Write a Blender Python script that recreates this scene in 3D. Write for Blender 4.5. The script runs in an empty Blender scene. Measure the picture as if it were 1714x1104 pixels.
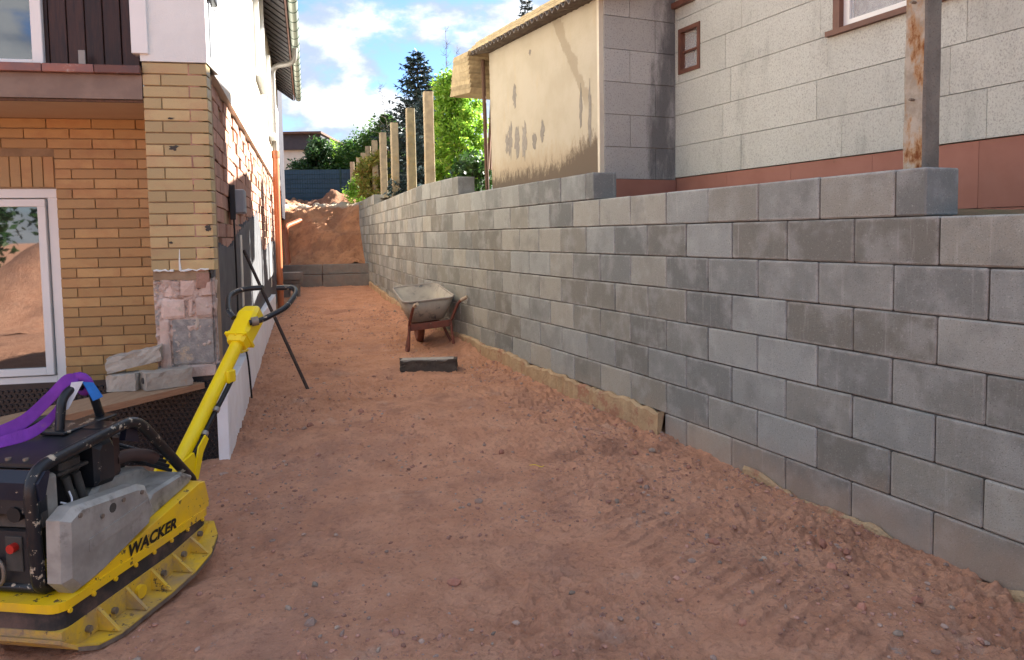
import bpy, math, random
import numpy as np
from mathutils import Vector, Matrix
random.seed(7); RNG = np.random.default_rng(11)
R = math.radians
scene = bpy.context.scene
COL = scene.collection

# ------------------------------------------------------------------ camera, sky, sun, exposure
PITCH, ROLL, FPX, CY = R(3.6465), R(-0.9288), 1208.8, 468.9
cam_d = bpy.data.cameras.new('camera'); cam = bpy.data.objects.new('camera', cam_d); COL.objects.link(cam)
cam_d.sensor_fit = 'HORIZONTAL'; cam_d.sensor_width = 36; cam_d.lens = 36 * FPX / 1714
cam_d.shift_y = -(552 - CY) / 1714; cam_d.clip_end = 3000; cam_d.clip_start = 0.05
X0, U0, F0 = Vector((1, 0, 0)), Vector((0, math.sin(PITCH), math.cos(PITCH))), Vector((0, math.cos(PITCH), -math.sin(PITCH)))
rv = X0 * math.cos(ROLL) + U0 * math.sin(ROLL); uv = -X0 * math.sin(ROLL) + U0 * math.cos(ROLL)
m4 = Matrix((rv, uv, -F0)).transposed().to_4x4(); m4.translation = (0, 0, 1.62); cam.matrix_world = m4
scene.camera = cam

SUN_AZ, SUN_EL = R(55), R(31)          # to the right of straight ahead, above the horizon
world = bpy.data.worlds.new('World'); scene.world = world; world.use_nodes = True
wn = world.node_tree; wn.nodes.clear()
def wnode(t, **k):
    n = wn.nodes.new(t)
    for a, b in k.items(): setattr(n, a, b)
    return n
sky = wnode('ShaderNodeTexSky', sky_type='NISHITA', sun_disc=False, sun_elevation=SUN_EL, sun_rotation=SUN_AZ,
            air_density=1.0, dust_density=0.6, ozone_density=1.5)
tc = wnode('ShaderNodeTexCoord'); mp = wnode('ShaderNodeMapping'); mp.inputs['Scale'].default_value = (1, 1, 1.9)
mp.inputs['Location'].default_value = (0.9, 0.1, 0.3)
wn.links.new(tc.outputs['Generated'], mp.inputs[0])
def wnoise(scale, detail, rough, src):
    n = wnode('ShaderNodeTexNoise'); n.inputs['Scale'].default_value = scale; n.inputs['Detail'].default_value = detail
    n.inputs['Roughness'].default_value = rough; wn.links.new(src.outputs[0], n.inputs['Vector']); return n
n1 = wnoise(3.6, 9, 0.58, mp)
mp2 = wnode('ShaderNodeMapping'); mp2.inputs['Location'].default_value = (0.06, 0.03, 0.085)
wn.links.new(mp.outputs[0], mp2.inputs[0])
n2 = wnoise(3.6, 9, 0.58, mp2)
def wramp(src, a, b):
    r = wnode('ShaderNodeMapRange'); r.inputs['From Min'].default_value = a; r.inputs['From Max'].default_value = b
    r.interpolation_type = 'SMOOTHSTEP'; wn.links.new(src, r.inputs['Value']); return r.outputs[0]
mask = wramp(n1.outputs['Fac'], 0.41, 0.495)
sub = wnode('ShaderNodeMath', operation='SUBTRACT'); wn.links.new(n1.outputs['Fac'], sub.inputs[0]); wn.links.new(n2.outputs['Fac'], sub.inputs[1])
lit = wramp(sub.outputs[0], -0.04, 0.12)
ccol = wnode('ShaderNodeMix', data_type='RGBA'); ccol.inputs[6].default_value = (.62, .74, .96, 1); ccol.inputs[7].default_value = (1.4, 1.46, 1.52, 1)
wn.links.new(lit, ccol.inputs[0])
skymul = wnode('ShaderNodeMix', data_type='RGBA', blend_type='MULTIPLY'); skymul.inputs[0].default_value = 1
skymul.inputs[7].default_value = (0.19, 0.235, 0.32, 1); wn.links.new(sky.outputs[0], skymul.inputs[6])
cm = wnode('ShaderNodeMix', data_type='RGBA'); wn.links.new(mask, cm.inputs[0]); wn.links.new(skymul.outputs[2], cm.inputs[6]); wn.links.new(ccol.outputs[2], cm.inputs[7])
bg = wnode('ShaderNodeBackground'); bg.inputs['Strength'].default_value = 0.15
wn.links.new(cm.outputs[2], bg.inputs[0]); wo = wnode('ShaderNodeOutputWorld'); wn.links.new(bg.outputs[0], wo.inputs[0])

sl = bpy.data.lights.new('sun', 'SUN'); sl.energy = 4.2; sl.angle = R(0.55); sl.color = (1.0, 0.95, 0.87)
so = bpy.data.objects.new('sun', sl); COL.objects.link(so); so.location = (20, 15, 20)
sd = Vector((math.sin(SUN_AZ) * math.cos(SUN_EL), math.cos(SUN_AZ) * math.cos(SUN_EL), math.sin(SUN_EL)))
so.rotation_euler = sd.to_track_quat('Z', 'Y').to_euler()
vs = scene.view_settings; vs.view_transform = 'Standard'; vs.look = 'None'; vs.gamma = 1; vs.use_curve_mapping = False
vs.exposure = 2.8

# ------------------------------------------------------------------ materials
class NT:
    def __init__(s, name):
        s.m = bpy.data.materials.new(name); s.m.use_nodes = True; s.t = s.m.node_tree; s.t.nodes.clear()
        s.out = s.t.nodes.new('ShaderNodeOutputMaterial'); s.b = s.t.nodes.new('ShaderNodeBsdfPrincipled')
        s.t.links.new(s.b.outputs[0], s.out.inputs[0]); s.geo = s.t.nodes.new('ShaderNodeNewGeometry'); s.oi = None
    def n(s, t, **k):
        q = s.t.nodes.new(t)
        for a, b in k.items(): setattr(q, a, b)
        return q
    def l(s, a, b): s.t.links.new(a, b)
    def set(s, inp, v):
        if isinstance(v, bpy.types.NodeSocket): s.l(v, inp)
        elif isinstance(v, (tuple, list)) and len(v) == 3 and len(inp.default_value) == 4: inp.default_value = (*v, 1)
        else: inp.default_value = v
    def pos(s, scale=(1, 1, 1), rotz=0, obj=False, loc=(0, 0, 0)):
        mpn = s.n('ShaderNodeMapping'); mpn.inputs['Scale'].default_value = scale; mpn.inputs['Rotation'].default_value = (0, 0, rotz)
        mpn.inputs['Location'].default_value = loc
        s.l(s.n('ShaderNodeTexCoord').outputs['Object'] if obj else s.geo.outputs['Position'], mpn.inputs[0]); return mpn.outputs[0]
    def noise(s, scale, detail=4, rough=0.55, vec=None, dist=0):
        q = s.n('ShaderNodeTexNoise'); q.inputs['Scale'].default_value = scale; q.inputs['Detail'].default_value = detail
        q.inputs['Roughness'].default_value = rough; q.inputs['Distortion'].default_value = dist
        s.l(vec if vec is not None else s.geo.outputs['Position'], q.inputs['Vector']); return q.outputs['Fac']
    def ramp(s, v, a, b, lo=0., hi=1.):
        q = s.n('ShaderNodeMapRange'); q.inputs['From Min'].default_value = a; q.inputs['From Max'].default_value = b
        q.inputs['To Min'].default_value = lo; q.inputs['To Max'].default_value = hi; q.interpolation_type = 'SMOOTHSTEP'
        s.l(v, q.inputs['Value']); return q.outputs[0]
    def mix(s, f, a, b, blend='MIX'):
        q = s.n('ShaderNodeMix', data_type='RGBA', blend_type=blend)
        s.set(q.inputs[0], f); s.set(q.inputs[6], a); s.set(q.inputs[7], b); return q.outputs[2]
    def math(s, op, a, b=0.0):
        q = s.n('ShaderNodeMath', operation=op); s.set(q.inputs[0], a); s.set(q.inputs[1], b); return q.outputs[0]
    def rand(s):          # a number of its own for every object, and for every loose piece of a joined mesh
        oi = s.n('ShaderNodeObjectInfo')
        return s.math('FRACT', s.math('ADD', oi.outputs['Random'], s.geo.outputs['Random Per Island']))
    def rand2(s): return s.math('FRACT', s.math('MULTIPLY', s.rand(), 7.31))
    def val(s, v, col):   # col * v
        h = s.n('ShaderNodeHueSaturation'); s.set(h.inputs['Value'], v); s.set(h.inputs['Color'], col); return h.outputs[0]
    def sep(s):
        q = s.n('ShaderNodeSeparateXYZ'); s.l(s.geo.outputs['Position'], q.inputs[0]); return q.outputs
    def bump(s, h, strength=0.4, dist=0.01, prev=None):
        q = s.n('ShaderNodeBump'); q.inputs['Strength'].default_value = strength; q.inputs['Distance'].default_value = dist
        s.l(h, q.inputs['Height'])
        if prev is not None: s.l(prev, q.inputs['Normal'])
        s.l(q.outputs[0], s.b.inputs['Normal']); return q.outputs[0]
    def fin(s, col, rough=0.8, metal=0., spec=0.5):
        s.set(s.b.inputs['Base Color'], col); s.set(s.b.inputs['Roughness'], rough); s.b.inputs['Metallic'].default_value = metal
        s.b.inputs['Specular IOR Level'].default_value = spec; return s.m

def simple(name, c1, c2=None, scale=8, rough=0.75, bump=0.3, bscale=60, metal=0., vary=0.15, spec=0.4, dist=0.004, wear=None, wscale=14, wlo=0.6, whi=0.66, obj=False, dust=0.0, dustc=(.33, .19, .14)):
    k = NT(name); c2 = c2 or tuple(x * 0.72 for x in c1)
    vec = k.pos(obj=obj) if obj else None
    col = k.mix(k.ramp(k.noise(scale, 6, 0.6, vec), 0.32, 0.68), c1, c2)
    if vary: col = k.val(k.ramp(k.rand(), 0, 1, 1 - vary, 1 + vary), col)
    if wear: col = k.mix(k.ramp(k.noise(wscale, 8, 0.65, vec), wlo, whi), col, wear)
    if dust: col = k.mix(k.math('MULTIPLY', k.ramp(k.noise(5, 8, 0.7), 0.4, 0.7), dust), col, dustc)
    if bump: k.bump(k.noise(bscale, 5, 0.6, vec), bump, dist)
    return k.fin(col, rough, metal, spec)

M = {}
def m_block(edge=True):
    k = NT('concrete_block' if edge else 'concrete_block_far')
    r = k.rand(); r2 = k.rand2()
    base = k.mix(k.ramp(r2, 0.2, 0.8), (.272, .292, .283), (.298, .297, .262))
    base = k.val(k.ramp(r, 0, 1, 0.62, 1.12), base)
    oi = k.n('ShaderNodeObjectInfo')
    va = k.n('ShaderNodeVectorMath', operation='ADD'); k.l(k.geo.outputs['Position'], va.inputs[0])
    vs_ = k.n('ShaderNodeVectorMath', operation='SCALE'); vs_.inputs[0].default_value = (7.3, 3.1, 5.7); k.l(k.rand(), vs_.inputs['Scale']); k.l(vs_.outputs[0], va.inputs[1])
    V = va.outputs[0]                                    # each block carries its own marks
    big = k.noise(4.5, 5, 0.6, V)
    col = k.mix(k.math('MULTIPLY', k.ramp(big, 0.45, 0.68), 0.38), base, (.42, .44, .43))
    sv = k.n('ShaderNodeMapping'); sv.inputs['Scale'].default_value = (2.4, 2.4, .14); k.l(V, sv.inputs[0])
    streak = k.noise(10, 5, 0.7, sv.outputs[0])
    col = k.mix(k.math('MULTIPLY', k.ramp(streak, 0.57, 0.74), 0.32), col, (.50, .495, .48))
    damp = k.noise(3.6, 4, 0.55, V)
    col = k.mix(k.math('MULTIPLY', k.ramp(damp, 0.50, 0.70), 0.38), col, (.14, .148, .14))
    if edge:
        tcn = k.n('ShaderNodeTexCoord'); sp = k.n('ShaderNodeSeparateXYZ'); k.l(tcn.outputs['Object'], sp.inputs[0])
        ex = k.math('ABSOLUTE', sp.outputs[0]); ez = k.math('ABSOLUTE', k.math('SUBTRACT', sp.outputs[2], .125))
        wob = k.math('MULTIPLY', k.noise(18, 4, .65, V), .030)
        e1 = k.ramp(k.math('ADD', ex, wob), .238, .262); e2 = k.ramp(k.math('ADD', ez, wob), .113, .137)
        ed = k.math('MAXIMUM', e1, e2)
        col = k.mix(k.math('MULTIPLY', ed, k.ramp(k.noise(6, 3, .6, V), .38, .6, .05, .42)), col, (.50, .49, .47))
    fine = k.noise(150, 4, 0.75)
    col = k.mix(k.math('MULTIPLY', k.ramp(fine, 0.54, 0.68), 0.55), col, (.10, .097, .092))
    col = k.mix(k.math('MULTIPLY', k.ramp(k.noise(85, 3, 0.6), 0.6, 0.7), 0.3), col, (.52, .51, .49))
    pit = k.n('ShaderNodeTexVoronoi'); pit.inputs['Scale'].default_value = 62; k.l(V, pit.inputs['Vector'])
    pm = k.ramp(pit.outputs['Distance'], .10, .20, 1, 0)
    col = k.mix(k.math('MULTIPLY', pm, .55), col, (.09, .085, .08))
    z = k.sep()[2]
    splash = k.math('MULTIPLY', k.ramp(k.math('ADD', z, k.math('MULTIPLY', k.noise(5, 5, .6), -0.35)), -0.22, 0.14, 1, 0), 0.5)
    col = k.mix(splash, col, (.42, .30, .22))
    b1 = k.bump(k.noise(110, 5, 0.75), 0.7, 0.006)
    b1 = k.bump(pm, -.4, .004, b1) if False else b1
    k.bump(k.noise(700, 2, 0.6), 0.4, 0.0012, b1)
    return k.fin(col, 0.92, 0, 0.25)
M['block'] = m_block(); M['block_far'] = m_block(False)
M['mortar'] = simple('wall_joint', (.075, .068, .06), rough=0.95, vary=0)
M['footing'] = simple('footing_concrete', (.47, .35, .21), (.38, .26, .15), scale=7, rough=0.95, bump=0.9, bscale=38, dist=0.02, vary=0, wear=(.36, .19, .12), wscale=4, wlo=0.52, whi=0.62)
def m_brick(name, a, b, c):
    k = NT(name); r = k.rand(); r2 = k.rand2()
    col = k.mix(k.ramp(r, 0.15, 0.85), a, b)
    fl = k.noise(5.5, 5, 0.55, k.pos((1, 1, 1.6)))
    col = k.mix(k.math('MULTIPLY', k.ramp(k.math('ADD', fl, k.math('MULTIPLY', r2, 0.22)), 0.58, 0.85), 0.6), col, c)
    col = k.mix(k.math('MULTIPLY', k.ramp(k.noise(260, 3, .6), 0.56, 0.7), 0.3), col, (.12, .06, .03))
    col = k.val(k.ramp(r2, 0, 1, 0.85, 1.15), col)
    k.bump(k.noise(90, 4, .6), 0.25, 0.003); return k.fin(col, 0.42, 0, 0.45)
M['brick_y'] = m_brick('yellow_clinker', (.42, .315, .15), (.46, .345, .165), (.40, .235, .115))
M['brick_o'] = m_brick('orange_clinker', (.43, .25, .095), (.48, .295, .118), (.36, .175, .065))
M['grout'] = simple('brick_grout', (.36, .25, .155), rough=0.95, vary=0)
M['pinkblock'] = simple('porous_clay_block', (.42, .245, .18), (.34, .185, .13), scale=6, rough=0.95, bump=0.8, bscale=50, dist=0.012, vary=0.13, wear=(.30, .14, .10), wscale=9, wlo=0.62, whi=0.7)
M['pinkpier'] = simple('exposed_pink_masonry', (.64, .50, .43), (.55, .39, .32), scale=9, rough=0.95, bump=0.9, bscale=40, dist=0.012, vary=0.12, wear=(.50, .42, .34), wscale=8, wlo=0.55, whi=0.65)
M['roughconc'] = simple('rough_concrete', (.42, .38, .34), (.26, .24, .225), scale=16, rough=0.95, bump=1.0, bscale=70, dist=0.012, vary=0.1, wear=(.55, .42, .30), wscale=5, wlo=0.54, whi=0.62)
M['bitumen'] = simple('grey_sealing_coat', (.10, .10, .105), (.065, .065, .07), scale=5, rough=0.75, bump=0.25, bscale=25, vary=0.05, wear=(.16, .16, .16), wscale=6, wlo=.6, whi=.75)
M['plaster_w'] = simple('white_plaster', (.76, .785, .765), (.71, .73, .71), scale=3, rough=0.9, bump=0.5, bscale=90, dist=0.006, vary=0)
M['plaster_side'] = simple('cream_plaster', (.64, .60, .52), (.60, .56, .48), scale=2, rough=0.9, bump=0.25, bscale=120, vary=0)
M['soffit'] = simple('tan_soffit', (.62, .48, .34), (.58, .44, .31), scale=4, rough=0.8, bump=0.1, vary=0)
M['beam'] = simple('brown_beam', (.20, .14, .11), (.25, .18, .14), scale=6, rough=0.7, bump=0.3, bscale=30, vary=0)
M['silltile'] = simple('red_sill_tile', (.25, .10, .07), (.17, .085, .075), scale=7, rough=0.35, bump=0.1, vary=0.4, wear=(.42, .36, .33), wscale=9, wlo=.6, whi=.72)
def m_wood(name, a, b, rough=0.6, sc=(3, 3, 0.3), rot=0, vary=.2, spec=.35):
    k = NT(name); v = k.pos(sc, rot)
    g = k.noise(14, 6, 0.65, v, 0.6); col = k.mix(k.ramp(g, 0.3, 0.7), a, b)
    col = k.val(k.ramp(k.rand(), 0, 1, 1 - vary, 1 + vary), col)
    k.bump(g, 0.35, 0.004); return k.fin(col, rough, 0, spec)
M['darkwood'] = m_wood('dark_stained_wood', (.055, .022, .014), (.022, .010, .009), 0.38)
M['plank'] = m_wood('pale_scaffold_wood', (.47, .31, .19), (.36, .22, .13), 0.75, (2.2, .25, 3), R(-25))
M['plankedge'] = m_wood('plank_edge_wood', (.34, .19, .11), (.25, .13, .075), 0.8, (.5, .5, 6))
M['oldwood'] = m_wood('weathered_brown_wood', (.13, .07, .045), (.08, .045, .03), 0.85)
M['pvc'] = simple('white_pvc', (.80, .80, .78), (.76, .76, .74), scale=2, rough=0.32, bump=0, vary=0)
def m_glass():
    k = NT('window_glass'); k.b.inputs['Roughness'].default_value = 0.02; k.b.inputs['Base Color'].default_value = (.012, .014, .016, 1)
    k.b.inputs['Specular IOR Level'].default_value = 0.9; k.b.inputs['IOR'].default_value = 1.9
    k.bump(k.noise(1.1, 2, .5), 0.05, 0.02); return k.m
M['glass'] = m_glass()
M['granite'] = simple('grey_granite', (.20, .21, .23), (.12, .125, .14), scale=120, rough=0.4, bump=0.2, bscale=200, vary=0)
M['membrane'] = simple('black_dimpled_membrane', (.018, .019, .023), rough=0.38, bump=0, vary=0, spec=0.5)
M['eps'] = simple('white_insulation_foam', (.86, .85, .86), (.80, .77, .77), scale=5, rough=0.9, bump=0.4, bscale=160, vary=0.04, wear=(.66, .52, .45), wscale=5, wlo=.64, whi=.8)
M['epsgreen'] = simple('green_joint_tape', (.02, .13, .05), rough=.7, vary=0, bump=0)
M['roofdark'] = simple('dark_roof_board', (.045, .038, .045), (.03, .026, .03), rough=0.6, vary=.1)
M['zinc'] = simple('dull_zinc', (.30, .275, .245), (.26, .235, .21), scale=4, rough=0.42, metal=0.35, bump=0.05, vary=0)
M['gutter'] = simple('green_grey_gutter', (.36, .42, .36), (.30, .35, .30), scale=4, rough=0.35, metal=0.3, bump=0.05, vary=0)
M['orangepipe'] = simple('orange_drain_pipe', (.44, .135, .055), (.39, .115, .045), scale=3, rough=0.4, bump=0.03, vary=0.05, dust=.25)
M['greybox'] = simple('grey_plastic', (.27, .28, .30), (.24, .25, .27), rough=0.5, bump=0.1, vary=0)
M['black'] = simple('black_rubber_cable', (.012, .012, .013), rough=0.5, bump=0, vary=0)
M['steelbar'] = simple('brown_steel_bar', (.075, .05, .042), (.05, .035, .03), scale=20, rough=0.65, metal=.3, vary=0, wear=(.16, .09, .06), wscale=25)
# right-hand buildings
def m_panel():
    k = NT('pebbledash_panel')
    sp = k.noise(80, 6, 0.8, k.pos((1, 1, .75)))
    base = k.mix(k.ramp(k.noise(1.3, 4, .6), .35, .7), (.555, .565, .515), (.505, .51, .462))
    base = k.val(k.ramp(k.rand(), 0, 1, .93, 1.05), base)
    col = k.mix(k.ramp(sp, 0.49, 0.62), base, (.33, .325, .30))
    dirt = k.noise(1.6, 9, .72, k.pos((2.0, 2.0, .55), loc=(1.3, 3, .2)))
    col = k.mix(k.math('MULTIPLY', k.ramp(dirt, .50, .78), .6), col, (.17, .165, .155))
    k.bump(sp, 0.8, 0.008); return k.fin(col, 0.9, 0, .3)
M['panel'] = m_panel()
def m_panel_dirty():
    k = NT('dark_stained_pebbledash')
    sp = k.noise(80, 6, 0.8, k.pos((1, 1, .75)))
    base = k.mix(k.ramp(k.noise(1.3, 4, .6), .35, .7), (.44, .43, .41), (.39, .38, .37))  # darker base than the lane-side panels, under the stains
    base = k.val(k.ramp(k.rand(), 0, 1, .9, 1.05), base)
    col = k.mix(k.ramp(sp, 0.53, 0.63), base, (.2, .195, .185))
    x = k.sep()[0]
    dirt = k.math('ADD', k.noise(2.2, 6, .65, k.pos((2.0, 2.0, .6))), k.ramp(x, 1.35, 1.85, -.16, .16))
    col = k.mix(k.math('MULTIPLY', k.ramp(dirt, .44, .72), .75), col, (.06, .06, .064))
    k.bump(sp, 0.8, 0.008); return k.fin(col, 0.9, 0, .3)
M['panel_d'] = m_panel_dirty()
M['seam'] = simple('panel_seam', (.22, .19, .15), rough=.95, vary=0, bump=0)
M['redbase'] = simple('oxide_red_plinth_panel', (.31, .135, .10), (.275, .115, .082), scale=3, rough=0.75, bump=0.15, vary=0.05, wear=(.2, .1, .07), wscale=6, wlo=.66, whi=.75)
M['brownframe'] = simple('red_brown_paint', (.16, .065, .042), (.12, .05, .035), rough=0.5, bump=.1, vary=0)
M['curtain'] = simple('grey_net_curtain', (.30, .29, .26), (.10, .10, .09), scale=22, rough=.9, bump=0, vary=0)
def m_cream():
    k = NT('weathered_cream_render')
    s = k.sep(); z = s[2]
    col = k.mix(k.ramp(k.noise(2.2, 6, .6), .35, .68), (.45, .405, .32), (.405, .36, .275))
    col = k.mix(k.math('MULTIPLY', k.ramp(k.noise(6, 6, .7, k.pos((1.5, 1.5, .3))), .55, .75), .35), col, (.48, .37, .22))
    # rising damp with a ragged top
    h = k.math('SUBTRACT', z, k.math('MULTIPLY', k.noise(5.5, 9, .78, k.pos((2.6, 2.6, 1.1))), 0.75))
    up = k.math('SUBTRACT', h, k.ramp(s[0], .5, 1.0, 0, .24))
    col = k.mix(k.ramp(h, 2.18, 2.42, .75, 0), col, (.40, .325, .225))
    col = k.mix(k.math('MULTIPLY', k.ramp(up, 2.0, 2.2, 1, 0), .9), col, (.115, .088, .068))
    # patched plaster running down near the front corner
    e = k.math('ABSOLUTE', k.math('ADD', k.math('SUBTRACT', s[1], 8.62), k.math('MULTIPLY', k.math('SUBTRACT', z, 3.55), -0.62)))
    e = k.math('ADD', e, k.math('MULTIPLY', k.noise(2.6, 6, .7), -0.34))
    col = k.mix(k.math('MULTIPLY', k.math('MULTIPLY', k.ramp(e, -.10, -.07, 1, 0), k.ramp(z, 2.95, 3.2)), .75), col, (.30, .255, .185))
    k.bump(k.noise(28, 6, .65), .35, .012); return k.fin(col, .93, 0, .2)
M['cream'] = m_cream()
M['scar'] = simple('bare_grey_plaster', (.27, .25, .22), (.22, .20, .175), scale=20, rough=.95, vary=.1)
M['creamtrim'] = simple('cream_corner_trim', (.62, .57, .46), (.56, .5, .4), rough=.7, vary=0)
M['rooftile'] = simple('straw_coloured_roof_sheet', (.46, .37, .22), (.33, .26, .15), scale=12, rough=.9, bump=.4, vary=.32, obj=False)
M['corrug'] = simple('grey_corrugated_sheet', (.17, .145, .12), (.12, .10, .085), scale=10, rough=.9, vary=.1)
M['roof2'] = simple('brown_roof_tiles', (.14, .075, .055), (.10, .055, .04), scale=5, rough=.8, vary=0)
def m_post():
    k = NT('rust_streaked_concrete')
    col = k.mix(k.ramp(k.noise(6, 6, .65), .35, .65), (.235, .215, .185), (.17, .155, .135))
    col = k.mix(k.math('MULTIPLY', k.ramp(k.noise(90, 4, .7), .54, .68), .6), col, (.08, .07, .06))
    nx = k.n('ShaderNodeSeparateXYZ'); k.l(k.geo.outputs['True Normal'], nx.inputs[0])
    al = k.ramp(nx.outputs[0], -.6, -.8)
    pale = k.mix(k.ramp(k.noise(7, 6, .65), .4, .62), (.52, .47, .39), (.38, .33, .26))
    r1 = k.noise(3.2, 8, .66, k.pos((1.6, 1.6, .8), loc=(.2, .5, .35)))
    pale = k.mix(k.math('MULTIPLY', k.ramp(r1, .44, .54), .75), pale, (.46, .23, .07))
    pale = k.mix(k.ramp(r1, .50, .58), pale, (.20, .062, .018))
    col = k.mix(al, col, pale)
    k.bump(k.noise(60, 6, .75), .9, .014); return k.fin(col, .9, 0, .25)
M['rustpost'] = m_post()
M['postc'] = simple('weathered_concrete_post', (.42, .335, .215), (.30, .245, .165), scale=9, rough=.92, bump=.5, bscale=60, vary=.22, wear=(.36, .24, .10), wscale=5, wlo=.56, whi=.7)

def m_soil(name, near=True):
    k = NT(name); s = k.sep()
    big = k.noise(.55, 5, .6); mid = k.noise(3.2, 6, .62); fine = k.noise(26, 6, .7)
    col = k.mix(k.ramp(mid, .34, .66), (.63, .335, .215), (.54, .27, .168))
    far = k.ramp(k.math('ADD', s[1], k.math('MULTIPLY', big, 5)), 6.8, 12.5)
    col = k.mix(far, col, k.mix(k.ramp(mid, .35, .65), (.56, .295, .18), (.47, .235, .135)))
    col = k.mix(k.math('MULTIPLY', k.ramp(k.noise(1.5, 6, .65, k.pos(loc=(3, 7, 0))), .54, .68), .6), col, (.29, .145, .10))   # damp soil
    col = k.mix(k.math('MULTIPLY', k.ramp(k.noise(2.1, 7, .7, k.pos(loc=(9, 1, 0))), .57, .72), .5), col, (.62, .43, .33))    # dry dust
    col = k.mix(k.math('MULTIPLY', k.ramp(k.noise(.9, 8, .72, k.pos((1, .6, 1), loc=(5, 2, 0))), .53, .63), .4), col, (.33, .185, .14))
    col = k.mix(k.math('MULTIPLY', k.ramp(k.noise(7, 7, .75, k.pos(loc=(1, 8, 0))), .60, .68), .5), col, (.25, .12, .085))  #
    col = k.mix(k.math('MULTIPLY', k.ramp(k.noise(4.2, 8, .75, k.pos(loc=(2, 5, 0))), .635, .70), .7), col, (.36, .33, .31))   # grey grit
    col = k.mix(k.math('MULTIPLY', k.ramp(fine, .52, .66), .45), col, (.28, .14, .095))  # fine dark specks painted in as shaded crevices
    col = k.mix(k.math('MULTIPLY', k.ramp(k.noise(95, 4, .7), .6, .7), .35), col, (.47, .30, .235))
    b = k.bump(k.noise(11, 6, .7), .8, .03); b = k.bump(fine, .9, .022, b); b = k.bump(k.noise(95, 5, .7), .9, .008, b); k.bump(k.noise(330, 3, .7), .6, .002, b)
    return k.fin(col, .96, 0, .15)
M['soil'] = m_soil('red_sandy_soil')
def m_bank():
    k = NT('dug_red_earth'); s = k.sep()
    mid = k.noise(1.5, 7, .65)
    col = k.mix(k.ramp(mid, .34, .64), (.62, .31, .16), (.40, .19, .105))
    col = k.mix(k.math('MULTIPLY', k.ramp(k.noise(5, 6, .7), .52, .66), .5), col, (.27, .13, .08))
    top = k.math('ADD', s[2], k.math('MULTIPLY', k.noise(2.2, 6, .7), .5))
    col = k.mix(k.math('MULTIPLY', k.ramp(top, 2.78, 2.95), k.ramp(s[1], 24.2, 24.6, 1, 0)), col, (.56, .47, .36))
    col = k.mix(k.math('MULTIPLY', k.ramp(s[1], 24.2, 25.2), .75), col, (.17, .088, .058))
    b = k.bump(k.noise(5, 7, .72), .9, .12); k.bump(k.noise(22, 6, .7), .8, .03, b)
    return k.fin(col, .96, 0, .15)
M['bank'] = m_bank()
M['turf'] = simple('garden_earth', (.11, .10, .045), (.17, .105, .06), scale=3, rough=.95, bump=.6, bscale=30, dist=.02, vary=0)
def m_pebble():
    k = NT('mixed_pebbles'); r = k.rand(); r2 = k.rand2()
    cr = k.n('ShaderNodeValToRGB'); e = cr.color_ramp; e.interpolation = 'CONSTANT'
    e.elements[0].position = 0; e.elements[0].color = (.42, .23, .175, 1); e.elements[1].position = .42; e.elements[1].color = (.34, .18, .135, 1)
    for p_, c_ in ((.68, (.38, .27, .22, 1)), (.93, (.30, .235, .19, 1)), (.975, (.40, .31, .25, 1)), (.994, (.45, .42, .38, 1))):
        q = e.elements.new(p_); q.color = c_
    k.l(r, cr.inputs[0]); col = k.val(k.ramp(r2, 0, 1, .75, 1.2), cr.outputs[0])
    k.bump(k.noise(90, 4, .6), .5, .004); return k.fin(col, .9, 0, .2)
M['pebble'] = m_pebble()
# machine
M['yellow'] = simple('yellow_machine_paint', (.86, .54, .010), (.80, .48, .010), scale=5, rough=.42, bump=.08, vary=0, wear=(.10, .065, .03), wscale=22, wlo=.62, whi=.635, dust=.3, dustc=(.46, .30, .16))
M['yellowdirt'] = simple('mud_caked_yellow_paint', (.74, .46, .02), (.55, .35, .06), scale=9, rough=.7, bump=.5, bscale=60, dist=.006, vary=0, wear=(.10, .065, .035), wscale=24, wlo=.6, whi=.62, dust=.95, dustc=(.34, .23, .14))
M['yellowclean'] = simple('bright_yellow_paint', (.90, .66, .006), (.86, .60, .006), scale=5, rough=.33, bump=.04, vary=0, wear=(.16, .11, .05), wscale=26, wlo=.70, whi=.72)
M['blackpaint'] = simple('chipped_black_paint', (.014, .015, .019), (.010, .011, .013), rough=.34, bump=.35, bscale=45, vary=0, wear=(.46, .38, .28), wscale=20, wlo=.59, whi=.62)
M['blackplain'] = simple('scuffed_black_steel', (.016, .017, .021), (.024, .024, .027), rough=.42, bump=.1, vary=0, wear=(.20, .17, .14), wscale=30, wlo=.66, whi=.69)
M['navy'] = simple('dark_navy_paint', (.012, .017, .034), (.010, .013, .026), rough=.35, bump=.1, vary=0, wear=(.42, .34, .26), wscale=16, wlo=.65, whi=.665)
M['rubber'] = simple('black_rubber', (.022, .022, .024), (.03, .029, .029), rough=.65, bump=.1, vary=0, dust=.35)
M['alu'] = simple('dirty_cast_aluminium', (.40, .385, .35), (.27, .255, .23), scale=7, rough=.5, metal=.2, bump=.2, bscale=50, vary=0, wear=(.10, .088, .075), wscale=6, wlo=.54, whi=.72)
M['grime'] = simple('greasy_engine_grey', (.11, .10, .09), (.06, .055, .05), scale=12, rough=.6, metal=.2, vary=.1)
M['exhaust'] = simple('rusty_brown_exhaust', (.075, .04, .032), (.05, .03, .026), rough=.6, vary=0)
M['steel'] = simple('worn_grey_steel', (.27, .22, .17), (.16, .13, .11), scale=15, rough=.55, metal=.4, vary=0)
M['red'] = simple('red_plastic', (.55, .03, .02), rough=.4, bump=0, vary=0)
M['purple'] = simple('purple_webbing', (.20, .035, .36), (.16, .028, .29), scale=20, rough=.75, bump=.35, bscale=300, vary=0, wear=(.26, .10, .22), wscale=6, wlo=.62, whi=.75)
M['blue'] = simple('blue_tag', (.02, .19, .62), rough=.5, bump=0, vary=0)
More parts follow.
